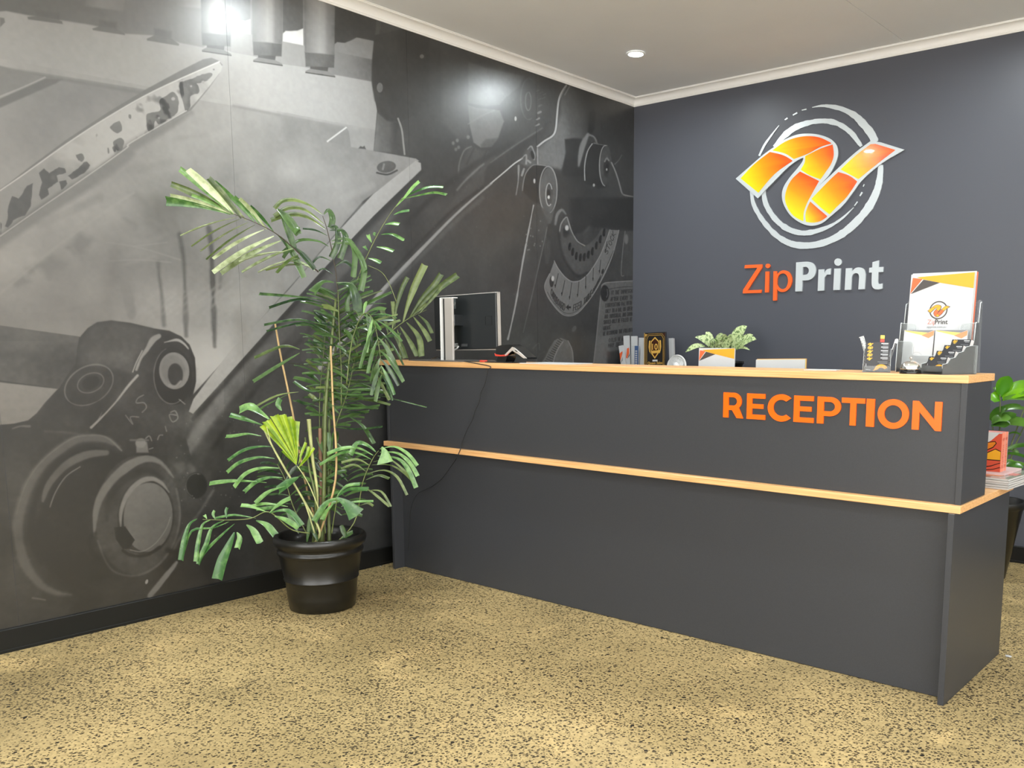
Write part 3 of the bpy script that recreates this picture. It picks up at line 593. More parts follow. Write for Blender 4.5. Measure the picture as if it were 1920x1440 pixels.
stroke(Q7((800, 65), (720, 20), (600, 5), (480, 35), (300, 175), (190, 335), (130, 520), (125, 680), (160, 830), (240, 960), (350, 1040), (480, 1062)), [5, 12, 15, 17, 17, 18, 19, 20, 19, 16, 11, 2], 100, 4.5, .9, rough=4)
stroke(Q7((760, 110), (600, 75), (450, 130), (350, 230), (260, 380), (215, 540), (225, 720), (280, 850)), [4, 10, 12, 12, 12, 12, 10, 3], 56, 6, .75)
stroke(Q7((820, 90), (720, 2), (600, -12), (470, 18), (285, 160), (172, 325), (112, 515)), 3, 118, 1.6, .7)
poly(Q7((285, 430), (330, 320), (430, 200), (560, 130), (720, 100), (900, 110), (700, 330), (630, 560), (700, 880), (780, 940), (520, 1000), (330, 900), (240, 740), (240, 560)), 66, 6, .9)
stroke(Q7((720, 105), (600, 115), (480, 165), (390, 240), (320, 335), (290, 430)), [10, 15, 15, 14, 12, 5], 106, 2.5, .85); stroke(Q7((540, 200), (445, 265), (375, 370), (338, 470)), 2.2, 126, 1.2, .9)
ell(*Q7((930, 525))[0], 80, 112, 82, 3, 2.2); stroke(Q7((635, 660), (648, 500), (690, 380), (790, 255), (900, 175), (1000, 145), (1090, 175), (1170, 270)), [3, 11, 15, 16, 15, 13, 8, 2], 116, 2.2, .92, rough=3)
stroke(Q7((640, 650), (600, 700), (640, 800), (740, 930)), 6, 54, 4, .7)
stroke(Q7((720, 560), (730, 440), (790, 330), (880, 260), (1000, 225), (1100, 280)), [4, 12, 14, 14, 12, 4], 70, 4, .8)
stroke(Q7((660, 700), (720, 850), (800, 920), (940, 930), (1080, 850), (1180, 700), (1215, 520), (1190, 350)), 4, 98, 2, .7)
ell(*Q7((985, 535))[0], 53, 72, 66, 4, 2.5, .8); ell(*Q7((1000, 540))[0], 46, 65, (Q7((860, 420))[0], [(0, 112), (.5, 106), (1, 92)], Q7((1120, 700))[0]), 4, 1.6)
stroke(Q7((815, 615), (818, 500), (860, 390), (940, 305), (1020, 280), (1090, 310), (1140, 370)), [2, 7, 9, 9, 8, 6, 2], 130, 2, .92, rough=2)
poly(Q7((772, 610), (850, 602), (880, 650), (912, 690), (870, 752), (830, 752), (785, 690)), 48, 1.4); stroke(Q7((830, 765), (890, 798), (990, 795), (1080, 740)), 5, 56, 2, .8)
stroke(Q7((880, 760), (960, 770), (1050, 715), (1120, 620), (1150, 540)), 1.8, 128, 1.2, .8); stroke(Q7((850, 605), (890, 660), (912, 690)), 1.6, 112, 1)
ell(*Q7((1255, 215))[0], 20, 12, 92, 20, 5, .8, .5); ell(*Q7((1325, 325))[0], 20, 24, 50, 0, 2.5); stroke(Z(0, 820, 3.6, arcpts(1325, 325, 70, 120, 290, 10, 80)), 2, 88, 1.5)
ell(*Q7((950, 40))[0], 10, 9, 126, 0, 2, noise=.3); stroke(Q7((880, 20), (1000, 20)), 3, 104, 2)
poly(Q7((1300, 600), (1500, 200), (2200, 200), (2200, 980), (1000, 1075), (1150, 850)), 62, 20, .6)
stroke(Q7((1440, 360), (1330, 530), (1240, 640), (1170, 760)), 5, 92, 2.5, .8); stroke(Q7((1190, 845), (1110, 950), (1010, 1070)), [6, 9, 9], 116, 2.4, .85, rough=5); stroke(Q7((1130, 760), (1190, 800), (1120, 880)), 8, 48, 4, .7)
ell(*Q7((990, 975))[0], 2.6, 4.5, 140, 20); stroke(Q7((220, 1085), (260, 1090), (305, 1098)), 2.5, 112, 1.6)
poly(Q7((470, 1150), (540, 1110), (565, 1170), (540, 1260), (430, 1260)), 60, 4, .7); stroke(Q7((500, 950), (620, 1000), (760, 1080)), 14, 82, 8, .5, rough=10)
for k in range(60): x, y = rs.uniform(330, 520), rs.uniform(760, 1010); ell(x, y, rs.uniform(.6, 1.6), rs.uniform(.6, 1.6), 120, soft=.8, alpha=.6)
for k in range(50): x, y = rs.uniform(780, 1180), rs.uniform(230, 680); ell(x, y, rs.uniform(.5, 1.1), rs.uniform(.6, 1.4), 118, soft=.8, alpha=.5)
IMG += (fbm((TH, TW), 300, 2, 9)-.5)*9+(NZ2-.5)*14*(IMG < 112)+(NZ3-.5)*16*((IMG < 100) & (GX < 760))
MUR_GAIN, MUR_BLACK = .66, 0.0
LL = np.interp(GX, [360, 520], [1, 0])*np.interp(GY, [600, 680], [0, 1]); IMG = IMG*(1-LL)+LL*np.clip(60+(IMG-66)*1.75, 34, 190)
IMG = IMG*np.interp(GX, [-300, 0, 100, 300, 480, 650, 800], [.74, .75, .77, .90, 1.14, 1.12, 1.0])*(1-.16*np.interp(GX, [300, 480], [1, 0])*np.interp(GY, [560, 800], [0, 1]))*np.interp(IMG, [50, 80, 110, 150], [.76, .86, 1.02, 1.0])  # painted light: print darker at left and bottom left, brighter by the lamp
v = np.clip(IMG, 30, 250)/255
albedo = np.where(v <= .04045, v/12.92, ((v+.055)/1.055)**2.4)
albedo = np.clip(albedo*MUR_GAIN-MUR_BLACK, .008, .9)
# sRGB bytes of the print, uneven light and floor bounce included
enc = np.where(albedo <= .0031308, albedo*12.92, 1.055*albedo**(1/2.4)-.055)
px = np.ones((TH, TW, 4), np.float32); TN = np.interp(GX, [0, 650], [1, 0])*np.interp(GY, [100, 900], [.6, 1.3]); px[..., 0] = enc*(1+.022*TN); px[..., 1] = enc*(1-.012*TN); px[..., 2] = enc*(1-.055*TN)  # warm floor bounce tinted into the print, stronger low and left
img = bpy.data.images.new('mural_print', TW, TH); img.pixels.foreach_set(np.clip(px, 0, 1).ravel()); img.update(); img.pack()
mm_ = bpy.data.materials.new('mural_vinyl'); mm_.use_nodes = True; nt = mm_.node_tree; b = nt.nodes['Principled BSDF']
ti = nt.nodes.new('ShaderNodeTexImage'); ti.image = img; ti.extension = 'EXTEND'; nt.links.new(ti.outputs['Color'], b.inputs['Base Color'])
b.inputs['Roughness'].default_value = .35; b.inputs['Specular IOR Level'].default_value = .9
tc = nt.nodes.new('ShaderNodeTexCoord'); nz = nt.nodes.new('ShaderNodeTexNoise'); nz.inputs['Scale'].default_value = 260
nt.links.new(tc.outputs['Object'], nz.inputs['Vector']); bp = nt.nodes.new('ShaderNodeBump'); bp.inputs['Strength'].default_value = .05; bp.inputs['Distance'].default_value = .002
nt.links.new(nz.outputs['Fac'], bp.inputs['Height']); nt.links.new(bp.outputs['Normal'], b.inputs['Normal'])
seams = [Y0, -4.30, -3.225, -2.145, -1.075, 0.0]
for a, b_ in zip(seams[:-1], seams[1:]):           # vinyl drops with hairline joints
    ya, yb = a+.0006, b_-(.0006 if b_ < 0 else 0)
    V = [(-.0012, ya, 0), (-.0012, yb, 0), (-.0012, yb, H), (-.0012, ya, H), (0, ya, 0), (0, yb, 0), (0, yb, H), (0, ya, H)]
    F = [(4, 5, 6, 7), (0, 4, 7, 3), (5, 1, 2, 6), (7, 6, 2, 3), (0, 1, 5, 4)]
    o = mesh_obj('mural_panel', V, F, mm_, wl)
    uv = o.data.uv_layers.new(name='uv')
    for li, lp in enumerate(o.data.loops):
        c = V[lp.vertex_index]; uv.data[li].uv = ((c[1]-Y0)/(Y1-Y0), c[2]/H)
# ------------------------------------------------------------------ reception desk
def laminate():
    m = mat('charcoal_laminate', rgb(57, 58, 61), .36, bump=.10, bscale=420, var=.06, vscale=300, spec=.30); return m
M_lam = laminate()
M_lamedge = mat('charcoal_edge_band', rgb(98, 99, 102), .35)
def wood(name, c0, c1):
    m = bpy.data.materials.new(name); m.use_nodes = True; nt = m.node_tree; b = nt.nodes['Principled BSDF']
    tc = nt.nodes.new('ShaderNodeTexCoord'); mp = nt.nodes.new('ShaderNodeMapping'); mp.inputs['Scale'].default_value = (2.2, 55, 150)
    n = nt.nodes.new('ShaderNodeTexNoise'); n.inputs['Scale'].default_value = 1.4; n.inputs['Detail'].default_value = 5; n.inputs['Distortion'].default_value = .6
    r = nt.nodes.new('ShaderNodeValToRGB'); r.color_ramp.elements[0].position = .35; r.color_ramp.elements[1].position = .65
    r.color_ramp.elements[0].color = (*c0, 1); r.color_ramp.elements[1].color = (*c1, 1)
    nt.links.new(tc.outputs['Object'], mp.inputs['Vector']); nt.links.new(mp.outputs[0], n.inputs['Vector']); nt.links.new(n.outputs['Fac'], r.inputs['Fac'])
    nt.links.new(r.outputs['Color'], b.inputs['Base Color']); b.inputs['Roughness'].default_value = .38; MATS[name] = m; return m
M_beech = wood('beech_laminate', rgb(206, 152, 96), rgb(232, 184, 128))
M_orange = mat('orange_acrylic', rgb(255, 98, 0), .3, spec=.4)
CT = 1.186                      # counter top height
WT = .730                       # worktop height
desk = thing('reception_desk', 'long charcoal reception desk with two beech edged tops and orange letters on its front', 'reception desk', (1.66, -2.10, 0))
X0, X1, YF, YB = .129, 3.243, -2.446, -1.74
box('end_panel', (X0, X0+.020), (YF, YB), (0, WT-.0265), M_lam, desk); box('end_panel', (X1-.022, X1), (YF, YB), (0, WT-.0265), M_lam, desk)
box('front_panel', (X0+.020, X1-.022), (-2.378, -2.360), (.002, WT-.0265), M_lam, desk)
ux0, ux1, uyf, uyb = .060, 3.250, -2.404, -2.118
box('worktop', (.0555, 3.2575), (-2.430, YB), (WT-.0265, WT), M_beech, desk, .0015)
box('upper_end_panel', (ux0, ux0+.020), (uyf, uyb), (WT, CT-.027), M_lam, desk); box('upper_end_panel', (ux1-.022, ux1), (uyf, uyb), (WT, CT-.027), M_lam, desk)
ufp = box('upper_front_panel', (ux0+.020, ux1-.022), (uyf+.006, uyf+.024), (WT, CT-.027), M_lam, desk)
box('counter_top', (.006, 3.2525), (-2.408, -2.092), (CT-.027, CT), M_beech, desk, .0015)
box('inner_shelf', (1.55, 2.88), (-2.115, -1.86), (.945, .965), M_lam, desk)
for x in (1.56, 2.2, 2.85): box('shelf_bracket', (x, x+.018), (-2.115, -1.90), (WT, .945), M_lam, desk)
# RECEPTION, nine raised letters
def rl(ch):
    a = arcpts
    if ch == 'R': return [[(0, 0), (0, 1), (.42, 1)]+a(.42, .66, .34, 88, -48)+[(.83, 0), (.57, 0), (.37, .305), (.215, .305), (.215, 0)], [(.215, .82), (.41, .82)]+a(.41, .655, .165, 88, -88)+[(.215, .49)]]
    if ch == 'E': return [[(0, 0), (0, 1), (.74, 1), (.74, .815), (.215, .815), (.215, .598), (.67, .598), (.67, .42), (.215, .42), (.215, .185), (.76, .185), (.76, 0)]]
    if ch == 'C': return [a(.53, .5, .525, 46, 314, 30)+a(.53, .5, .31, 306, 54, 24)]
    if ch == 'P': return [[(0, 0), (0, 1), (.42, 1)]+a(.42, .645, .355, 88, -88)+[(.215, .29), (.215, 0)], [(.215, .82), (.41, .82)]+a(.41, .645, .175, 88, -88)+[(.215, .47)]]
    if ch == 'T': return [[(.325, 0), (.325, .815), (0, .815), (0, 1), (.87, 1), (.87, .815), (.545, .815), (.545, 0)]]
    if ch == 'I': return [[(0, 0), (0, 1), (.22, 1), (.22, 0)]]
    if ch == 'O': return [a(.56, .5, .56, 0, 352, 44, .525), a(.56, .5, .325, 0, 352, 36, .315)]
    if ch == 'N': return [[(0, 0), (0, 1), (.18, 1), (.69, .375), (.69, 1), (.91, 1), (.91, 0), (.73, 0), (.22, .625), (.22, 0)]]
WID = dict(R=.83, E=.76, C=.90, P=.775, T=.87, I=.22, O=1.12, N=.91)
ends = {0: (1355.5, 1392.5), 1: (1399.5, 1434), 2: (1438.5, 1482), 3: (1487.5, 1525), 4: (1531.5, 1575.5), 5: (1577, 1620.5), 6: (1623.5, 1638.5), 7: (1645, 1703.5), 8: (1710, 1765)}
for i, ch in enumerate('RECEPTION'):
    xa = on_plane(ends[i][0], 785, 1, uyf)[0]; xb = on_plane(ends[i][1], 790, 1, uyf)[0]
    loops = rl(ch); w0 = WID[ch]; minx = min(p[0] for L in loops for p in L)
    v, f = outline(loops, .006); sx = (xb-xa)/w0
    fr = Frame((xa-minx*0, uyf+.006-.003, .9875), (sx, 0, 0), (0, 0, .1035)); fr.n = np.array([0, -1., 0])
    mesh_obj('letter', fr(v), f, M_orange, ufp)

# ------------------------------------------------------------------ logo and name on the back wall
M_silver = mat('brushed_silver_acrylic', rgb(205, 212, 216), .34, metal=.35, spec=.5)
M_orange2 = mat('deep_orange_acrylic', rgb(246, 100, 40), .3)
L4 = lambda P: [on_plane(1340+x/3.6, 180+y/3.6, 1, 0)[[0, 2]] for x, y in P]
emblem = thing('wall_emblem', 'round emblem of silver brushed rings and an orange yellow folded ribbon on the dark wall', 'wall sign', (1.49, -.001, 2.37))
WF = lambda d: (lambda V: np.column_stack([np.array(V)[:, 0], -d-np.array(V)[:, 2], np.array(V)[:, 1]]))
def plate(name, loops, y, th, m, parent):
    v, f = outline(loops, th); return mesh_obj(name, WF(y+th/2)(v), f, m, parent)
def brush(P, wd, seed, ragged=.10):
    q = catmull(np.column_stack([np.array(P, float), np.array(wd, float)]), 10); r = np.random.RandomState(seed)
    w_ = q[:, 2]*(1+ragged*np.convolve(r.randn(len(q)), np.ones(3)/3, 'same')); w_ = np.maximum(w_, 2)
    return strokeloop(q[:, :2], w_)
rings = [([(250, 630), (262, 720), (300, 800), (358, 880), (430, 950), (520, 998), (620, 1010), (720, 996), (820, 956), (900, 903), (980, 828), (1050, 738), (1097, 640), (1116, 560), (1124, 465)], [18, 26, 30, 33, 38, 44, 46, 45, 47, 49, 50, 50, 46, 42, 32]),
         ([(660, 78), (730, 67), (800, 74), (870, 92), (950, 135), (1010, 195), (1058, 255), (1086, 312)], [4, 16, 28, 34, 44, 52, 52, 46]),
         ([(436, 200), (390, 260), (340, 330), (303, 405)], [3, 10, 15, 14]),
         ([(405, 345), (470, 272), (540, 217), (620, 186), (700, 171), (780, 173), (850, 196), (920, 246), (962, 298), (992, 340)], [22, 38, 42, 36, 34, 36, 34, 34, 30, 24]),
         ([(330, 630), (345, 720), (382, 792), (432, 852), (500, 900), (580, 924), (650, 921), (730, 899), (800, 868), (870, 820), (940, 753)], [28, 34, 34, 36, 38, 34, 34, 26, 20, 14, 4])]
for k, (P, wd) in enumerate(rings): plate('ring_stroke', [L4(brush(P, wd, k))], 0, .006, M_silver, emblem)
for k, (P, wd) in enumerate([([(476, 162), (494, 150)], 9), ([(530, 130), (560, 114)], 11), ([(590, 97), (622, 90)], 8), ([(945, 742), (966, 714)], 8), ([(982, 676), (998, 650)], 11), ([(1004, 612), (1012, 596)], 7)]):
    plate('ring_dash', [L4(strokeloop(P, [wd*.7, wd]))], 0, .006, M_silver, emblem)
back = catmull([(148, 560), (240, 480), (330, 402), (390, 358)], 6).tolist()+catmull([(400, 352), (470, 302), (560, 264), (640, 256), (720, 266), (790, 294), (830, 338), (838, 400), (815, 470), (775, 540), (712, 607)], 6).tolist()+catmull([(780, 545), (870, 460), (960, 380), (1060, 305)], 6).tolist()+[(1130, 316), (1287, 365), (1200, 416)]+catmull([(1190, 420), (1100, 482), (1000, 572), (940, 652), (870, 742), (790, 812), (730, 860), (660, 878), (590, 860), (520, 810), (475, 740), (460, 680), (470, 620), (510, 555), (565, 490), (598, 445), (605, 420)], 6).tolist()+catmull([(600, 420), (560, 440), (500, 485), (420, 565), (345, 642)], 6).tolist()+[(298, 693)]
plate('ribbon_backing', [L4(back)], .004, .010, M_silver, emblem)
def ribbon_mat():
    m = bpy.data.materials.new('ribbon_print'); m.use_nodes = True; nt = m.node_tree; b = nt.nodes['Principled BSDF']
    a = nt.nodes.new('ShaderNodeAttribute'); a.attribute_name = 'blend'; r = nt.nodes.new('ShaderNodeValToRGB'); e = r.color_ramp.elements
    e[0].position = .04; e[0].color = (*rgb(252, 224, 12), 1); e[1].position = .95; e[1].color = (*rgb(236, 90, 26), 1); q = e.new(.5); q.color = (*rgb(248, 160, 14), 1)
    nt.links.new(a.outputs['Fac'], r.inputs['Fac']); nt.links.new(r.outputs['Color'], b.inputs['Base Color']); b.inputs['Roughness'].default_value = .18; b.inputs['Coat Weight'].default_value = .3; return m
M_rib = ribbon_mat()
C2 = lambda *P: catmull(P, 6).tolist()
panels = [(C2((182, 558), (270, 466), (378, 381))+C2((382, 380), (470, 402), (532, 438))+C2((528, 444), (410, 530), (302, 655)), (215, 600), (470, 410)),
          (C2((396, 370), (480, 312), (560, 283), (640, 273), (720, 284), (795, 320))+C2((790, 325), (720, 347), (640, 390), (542, 428))+C2((538, 426), (480, 390), (396, 370)), (440, 420), (700, 280)),
          (C2((803, 330), (810, 400), (792, 460), (752, 520), (720, 566))+C2((716, 562), (650, 538), (588, 500))+C2((590, 495), (614, 452), (618, 410))+C2((622, 406), (720, 358), (803, 330)), (640, 530), (790, 370)),
          (C2((583, 512), (650, 545), (712, 576))+C2((708, 582), (660, 668), (628, 730), (608, 790), (606, 846))+C2((600, 845), (540, 810), (498, 752), (482, 690), (497, 620), (530, 562), (583, 512)), (520, 790), (660, 560)),
          (C2((652, 714), (710, 765), (766, 812))+C2((764, 818), (720, 846), (672, 856), (626, 852))+C2((622, 846), (620, 800), (632, 755), (652, 714)), (630, 850), (720, 770)),
          (C2((660, 696), (780, 572), (842, 515))+C2((846, 516), (915, 540), (968, 578))+C2((966, 584), (900, 680), (830, 750), (782, 800))+C2((778, 798), (720, 752), (660, 696)), (720, 760), (900, 560)),
          (C2((856, 498), (960, 402), (1060, 328))+[(1092, 326), (1225, 366)]+C2((1220, 372), (1130, 440), (1040, 512), (978, 562))+C2((974, 562), (915, 530), (856, 498)), (900, 530), (1130, 370))]
for P, lo, hi in panels:
    v, f = outline([L4(P)], .0015); o = mesh_obj('ribbon_panel', WF(.0148)(v), f, M_rib, emblem)
    a_, b_ = L4([lo])[0], L4([hi])[0]; d = b_-a_
    at_ = o.data.attributes.new('blend', 'FLOAT', 'POINT'); at_.data.foreach_set('value', [float(np.clip(np.dot(q[:2]-a_, d)/np.dot(d, d), 0, 1)) for q in v])
sign = thing('name_sign', 'raised orange and silver shop name lettering on the dark wall below the round emblem', 'wall sign', (1.47, -.001, 1.73))
A_ = arcpts
zip_ = {'Z': [[(210, 1142), (327, 1137), (325, 1160), (228, 1312), (322, 1308), (319, 1329), (195, 1333), (198, 1308), (294, 1160), (206, 1164)]],
        'i': [[(348, 1186), (373, 1185), (369, 1326), (344, 1327)]], 'dot': [A_(364, 1148, 15.5, 0, 345, 18)],
        'p': [[(402, 1184), (424, 1183)]+C2((426, 1205), (452, 1182), (480, 1178), (508, 1192), (524, 1222), (526, 1254), (514, 1290), (490, 1316), (462, 1324), (440, 1318), (426, 1304))+[(423, 1381), (399, 1382)], C2((427, 1236), (440, 1208), (466, 1198), (488, 1208), (500, 1236), (498, 1268), (484, 1296), (460, 1304), (438, 1292), (426, 1270))]}
pri_ = {'P': [[(555, 1124)]+C2((600, 1120), (640, 1120), (670, 1132), (687, 1160), (686, 1196), (670, 1226), (640, 1243), (598, 1246))+[(594, 1319), (549, 1320)], C2((601, 1156), (622, 1154), (638, 1166), (640, 1186), (628, 1204), (599, 1208))],
        'r': [[(706, 1172), (744, 1170)]+C2((746, 1194), (762, 1172), (790, 1164))+C2((786, 1206), (762, 1208), (746, 1228))+[(743, 1314), (700, 1316)]],
        'i2': [[(812, 1166), (856, 1164), (849, 1309), (805, 1311)]], 'dot2': [A_(837, 1122, 25, 0, 345, 18)],
        'n': [[(890, 1164), (930, 1162)]+C2((932, 1184), (956, 1162), (986, 1158), (1014, 1172), (1024, 1204))+[(1017, 1304), (974, 1306)]+C2((980, 1222), (974, 1202), (956, 1196), (938, 1206), (930, 1226))+[(926, 1308), (882, 1310)]],
        't': [[(1070, 1122), (1114, 1110), (1112, 1156), (1144, 1154), (1142, 1188), (1110, 1190)]+C2((1107, 1250), (1112, 1268), (1138, 1266))+[(1136, 1301)]+C2((1110, 1307), (1082, 1302), (1066, 1280), (1064, 1240))+[(1066, 1192), (1046, 1193), (1048, 1160), (1068, 1158)]]}
for D, m in ((zip_, M_orange2), (pri_, M_silver)):
    for k, loops in D.items():
        P = [L4(l) for l in loops]; o = plate('letter_dot' if k.startswith('dot') else 'letter', P, 0, .012, m, sign)
        if k in ('Z', 'i', 'p', 'dot'): o['label'] = 'orange letter'

# ------------------------------------------------------------------ ceiling lamps
M_emit = mat('lamp_lens', (1, 1, 1), .3, emit=((.90, .98, 1.0), LAMP_L))
M_white = mat('white_plastic', (.80, .80, .79), .4)
def downlight(x, y, label, group):
    t = thing('downlight', label, 'ceiling light', (x, y, H), group)
    lathe('trim_ring', [(.0455, -.0005), (.056, -.0005), (.058, -.004), (.055, -.0080), (.049, -.0096), (.0462, -.0096), (.0455, -.0088)], M_white, t, (x, y, H), 32, caps=False)
    mesh_obj('lens', [(x+.0452*math.cos(2*math.pi*k/20), y-.0452*math.sin(2*math.pi*k/20), H-.0012) for k in range(20)], [tuple(range(20))], M_emit, t)
for i, (x, y) in enumerate(LAMPS):
    downlight(x, y, 'round white downlight glowing in the ceiling near the wall corner' if i == 0 else 'round recessed ceiling downlight beyond the picture edge', 'recessed ceiling downlights')
# ------------------------------------------------------------------ things on the counter
M_blackp = mat('black_plastic', rgb(34, 37, 39), .32)
M_blackg = mat('black_gloss_plastic', rgb(18, 19, 20), .12)
M_silverp = mat('silver_plastic', rgb(196, 190, 184), .38, metal=.35)
M_paper = mat('white_paper', (.50, .51, .52), .6)
M_papered = mat('white_page_edges', (.49, .475, .475), .7, bump=.3, bscale=400)
M_red = mat('red_plastic', rgb(196, 62, 48), .35)
M_card = mat('black_card', rgb(42, 42, 46), .45)
M_yel = mat('print_yellow', rgb(209, 162, 41), .45); M_amb = mat('print_amber', rgb(213, 153, 34), .45)
M_org = mat('print_orange', rgb(213, 95, 51), .45); M_dk = mat('print_dark_grey', rgb(66, 60, 58), .45)
M_pw = mat('print_white', (.53, .54, .55), .45); M_lg = mat('print_light_grey', rgb(175, 177, 179), .5); M_mg = mat('print_mid_grey', rgb(119, 121, 124), .5)
M_peach = mat('print_peach', rgb(211, 136, 94), .45); M_pyel = mat('print_pale_yellow', rgb(211, 182, 102), .45); M_pink = mat('print_pink', rgb(197, 128, 119), .45)
M_gold = mat('gold_foil', rgb(222, 176, 84), .35, metal=.25); M_cop = mat('dark_copper_foil', rgb(74, 36, 22), .35, metal=.4)
M_chrome = mat('chrome', (.82, .82, .80), .07, metal=1.)
def acrylic():
    m = bpy.data.materials.new('clear_acrylic'); m.use_nodes = True; nt = m.node_tree; nt.nodes.remove(nt.nodes['Principled BSDF'])
    t = nt.nodes.new('ShaderNodeBsdfTransparent'); t.inputs[0].default_value = (.97, .98, .98, 1)
    g = nt.nodes.new('ShaderNodeBsdfGlossy'); g.inputs['Roughness'].default_value = .06
    d = nt.nodes.new('ShaderNodeBsdfDiffuse'); d.inputs[0].default_value = (.8, .83, .84, 1)
    fr = nt.nodes.new('ShaderNodeFresnel'); fr.inputs[0].default_value = 1.49
    a = nt.nodes.new('ShaderNodeMixShader'); b = nt.nodes.new('ShaderNodeMixShader'); b.inputs[0].default_value = .05
    nt.links.new(fr.outputs[0], a.inputs[0]); nt.links.new(t.outputs[0], a.inputs[1]); nt.links.new(g.outputs[0], a.inputs[2])
    nt.links.new(a.outputs[0], b.inputs[1]); nt.links.new(d.outputs[0], b.inputs[2])
    nt.links.new(b.outputs[0], nt.nodes['Material Output'].inputs[0]); return m
M_acr = acrylic()
M_acre = mat('acrylic_edge', rgb(206, 212, 214), .2)
def bx2(name, x, y, z, m, parent, T=None, bevel=.0008):
    """box authored in local coordinates and carried to the world by T"""
    return box(name, x, y, z, m, parent, bevel, rot=T)
def TF(T):
    """frame on a local xz plane facing local -y"""
    def mk(o):
        M = np.array(T); R3 = M[:3, :3]; f = Frame(R3 @ np.array(o)+M[:3, 3], R3 @ np.array([1, 0, 0]), R3 @ np.array([0, 0, 1])); return f
    return mk
LOGO_OUT = [((x-148)/1139, (690-y)/1139) for x, y in back]
def mini_logo(x, y, wd, m=None, ring=None):
    P = [(x+p[0]*wd, y+p[1]*wd) for p in LOGO_OUT]; out = []
    if ring is not None:
        c, r = (x+.48*wd, y+.14*wd), .40*wd
        out.append(([arcpts(c[0], c[1], r, 0, 350, 30), arcpts(c[0], c[1], r*.87, 0, 350, 30)], ring))
    out.append((P, m or M_yel))
    return out
def N2(P): return [(p[0], p[1]) for p in P]

# monitor, seen from behind
mon = thing('monitor', 'black computer monitor seen from behind on a silver stand at the left counter end', 'monitor', (.55, -2.23, CT))
T0 = Matrix.Translation((.535, -2.225, CT)) @ Matrix.Rotation(math.radians(-2), 4, 'Z') @ Matrix.Rotation(math.radians(-1.0), 4, 'Y')
bx2('back_shell', (-.255, .253), (-.008, .012), (.065, .357), M_blackp, mon, T0, .003)
bm = bmesh.new()
for x, z in (((-.259, -.256), (.062, .360)), ((.253, .2585), (.060, .3615)), ((-.259, .2585), (.357, .3615)), ((-.259, .2585), (.0595, .064))): add_box(bm, x, (.002, .020), z)
bmesh.ops.transform(bm, matrix=T0, verts=bm.verts[:]); bm_obj('bezel', bm, M_silverp, mon)
bx2('screen', (-.256, .253), (.0122, .0195), (.066, .355), mat('screen_black', (.01, .01, .012), .1), mon, T0, 0)
f0 = TF(T0)((0, -.0082, 0))
decal('maker_logo', f0, [([(-.098, .285), (-.066, .285), (-.066, .345), (-.098, .345)], mat('logo_grey', rgb(96, 104, 104), .4))]+[(q, M_silverp) for q in ([(-.092, .306), (-.089, .306), (-.083, .328), (-.086, .328)], [(-.087, .316), (-.084, .316), (-.081, .306), (-.084, .306)], [(-.080, .299), (-.077, .299), (-.071, .322), (-.074, .322)], [(-.074, .308), (-.071, .308), (-.068, .320), (-.071, .320)])], mon)
decal('rating_sticker', f0, [([(-.100, .078), (-.058, .078), (-.058, .098), (-.100, .098)], M_pw), ([(-.072, .086), (-.061, .086), (-.061, .094), (-.072, .094)], M_mg), ([(-.098, .083), (-.078, .083), (-.078, .085), (-.098, .085)], M_lg), ([(-.098, .089), (-.078, .089), (-.078, .091), (-.098, .091)], M_lg)], mon)
bm = bmesh.new(); z0, z1, xa, xb = .190, .238, .170, .222
for x, z in (((xa, xa+.002), (z0, z1)), ((xb-.002, xb), (z0, z1)), ((xa, xb), (z0, z0+.002)), ((xa, xb), (z1-.002, z1))): add_box(bm, x, (-.0095, -.0078), z)
bmesh.ops.transform(bm, matrix=T0, verts=bm.verts[:]); bm_obj('cover_plate', bm, mat('cover_dark', rgb(22, 24, 25), .4), mon)
bx2('port_panel', (-.03, .02), (-.0095, -.0075), (.080, .094), mat('port_grey', rgb(70, 72, 74), .5), mon, T0, .0005)
tube('video_cable', [T0 @ Vector(p) for p in ((-.05, -.012, .083), (-.056, -.016, .072), (-.074, -.018, .064), (-.088, -.016, .057))], .0042, M_white, mon, 8)
TS = Matrix.Translation((.474, -2.30, CT))
bx2('stand_column', (-.020, .044), (-.006, .006), (.004, .338), M_silverp, mon, TS, .0015)
bx2('stand_spine', (-.049, -.043), (-.014, .034), (.004, .340), M_white, mon, TS, .001)
bx2('stand_core', (-.043, -.018), (.004, .030), (.004, .335), M_blackg, mon, TS, .001)
bx2('stand_top_cap', (-.049, .044), (-.006, .034), (.338, .342), M_white, mon, TS, .0008)
bx2('stand_arm', (-.028, .045), (.006, .072), (.19, .25), M_blackp, mon, TS, .003)
bm = bmesh.new(); add_box(bm, (.215, .69), (-2.388, -2.13), (CT+.0006, CT+.0066)); bmesh.ops.bevel(bm, geom=[e for e in bm.edges if abs(e.verts[0].co.z-e.verts[1].co.z) > .003], offset=.03, segments=4, affect='EDGES'); bm_obj('stand_base', bm, mat('stand_base_grey', rgb(120, 118, 116), .3, metal=.5), mon)
tube('power_cable', [(.395, -2.285, CT+.012), (.33, -2.25, CT+.022), (.25, -2.2, CT+.016), (.16, -2.15, CT+.006), (.10, -2.10, CT+.006), (.092, -2.078, CT+.004), (.088, -2.066, CT-.03), (.085, -2.06, WT+.004)], .0035, M_blackp, mon, 6)

